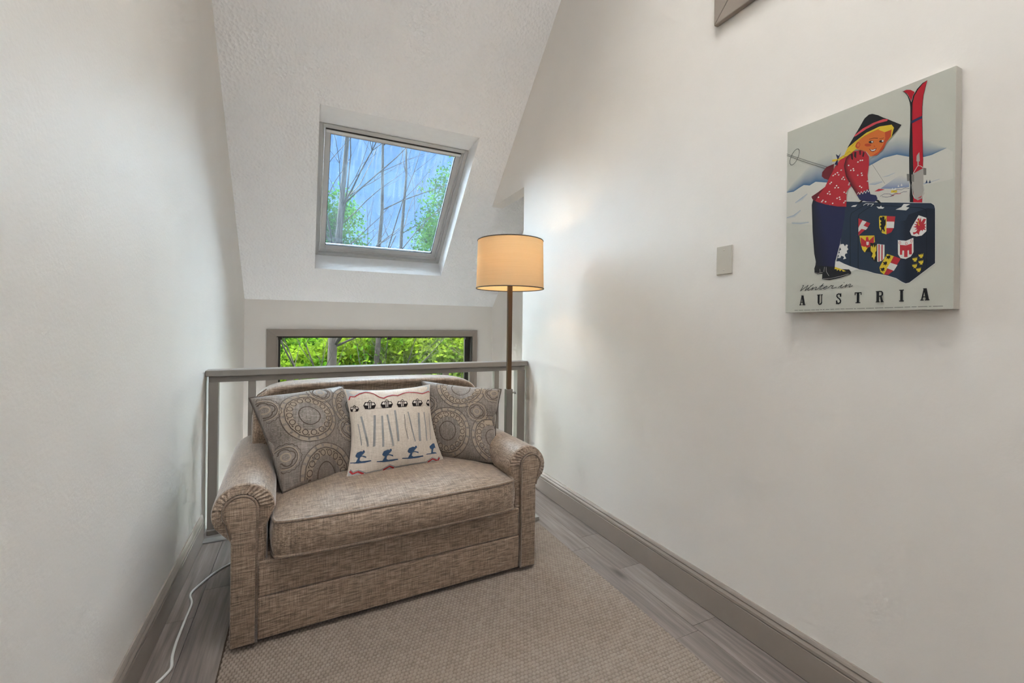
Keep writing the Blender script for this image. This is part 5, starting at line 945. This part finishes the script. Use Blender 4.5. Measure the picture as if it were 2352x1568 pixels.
TREES = [
 ('leafy_tree', 'bright green tree with pale trunk at the left end of the window', (-.15, 10.2, -4.0), 5.2, .16, [(-.3, 0, 4.3, 1.6, 1.4, 1.5, 5200, .16, 'leaf_b'), (.3, -1.2, 4.2, 1.0, .8, .9, 1500, .15, 'leaf_a')], 'bark'),
 ('leafy_tree', 'yellow green maple in the middle of the window', (1.35, 9.6, -4.0), 5.4, .10, [(.3, -.3, 4.6, 1.2, 1.1, 1.3, 4600, .15, 'leaf_a'), (-.4, .6, 4.1, 1.2, .9, 1.2, 2500, .15, 'leaf_b')], 'bark'),
 ('leafy_tree', 'leafy tree with twin trunks right of the window middle', (2.35, 9.9, -4.0), 5.6, .13, [(.2, -.2, 4.3, 1.2, 1.1, 1.4, 4600, .15, 'leaf_a'), (.6, .9, 4.4, 1.1, .8, 1.5, 2500, .16, 'leaf_b')], 'bark'),
 ('leafy_tree', 'tall tree rising at the right edge of the skylight', (3.45, 10.6, -4.0), 8.6, .16, [(.0, 0, 6.9, 1.05, 1.1, 2.2, 6500, .13, 'leaf_b'), (-.1, -.5, 6.8, 1.0, .7, 1.3, 3200, .13, 'leaf_b'), (0, 0, 3.4, 1.5, 1.2, 1.6, 3500, .16, 'leaf_b')], 'bark'),
 ('leafy_tree', 'dark tree showing in the lower left corner of the skylight', (.55, 12.2, -4.0), 8.2, .14, [(0, 0, 7.3, .85, .9, 1.45, 4600, .13, 'leaf_b'), (0, 0, 3.8, 1.6, 1.2, 1.8, 4000, .17, 'leaf_b')], 'bark'),
 ('leafy_tree', 'low shrubby tree under the right end of the window', (3.6, 8.9, -4.0), 4.6, .10, [(.2, 0, 3.8, 1.3, 1.0, 1.1, 3200, .13, 'leaf_a')], 'bark'),
]
for i, (nm, lb, bs, H_, rd, crn, bk) in enumerate(TREES): tree(nm, lb, bs, H_, rd, crn, bk, 3, 11+i, (.15, .1), 1)
for i, (x, y, lb) in enumerate([(-3.4, 15.5, 'dark spruce behind the left end of the window'), (-.9, 16, 'dark spruce behind the pale trunk in the window'), (1.5, 15.4, 'dark spruce behind the yellow green maple'), (3.6, 16.2, 'dark spruce behind the twin trunks'), (5.8, 15.6, 'dark spruce behind the right end of the window')]):
    tree('spruce_tree', lb, (x, y, -4.0), 7.2, .2, [(0, 0, 3.6, 1.7, 1.2, 2.9, 5200, .24, 'leaf_c')], 'bark', 2, 40+i, (.1, 0), 1)
tree('bare_tree', 'bare forked tree on the left of the skylight', (.30, 7.8, -4.0), 9.6, .105, None, 'bark_b', 16, 71, (.35, .2), 2)
tree('bare_tree', 'thin bare tree near the middle of the skylight', (1.12, 8.4, -4.0), 9.8, .07, None, 'bark_b', 14, 83, (.20, .1), 2)
tree('bare_tree', 'slender bare tree right of the skylight middle', (1.55, 8.9, -4.0), 9.4, .07, None, 'bark_b', 12, 97, (.3, .1), 2)
tree('bare_tree', 'pale bare sapling at the right end of the window', (3.05, 8.6, -4.0), 6.0, .05, None, 'bark', 16, 101, (.1, .1), 2)
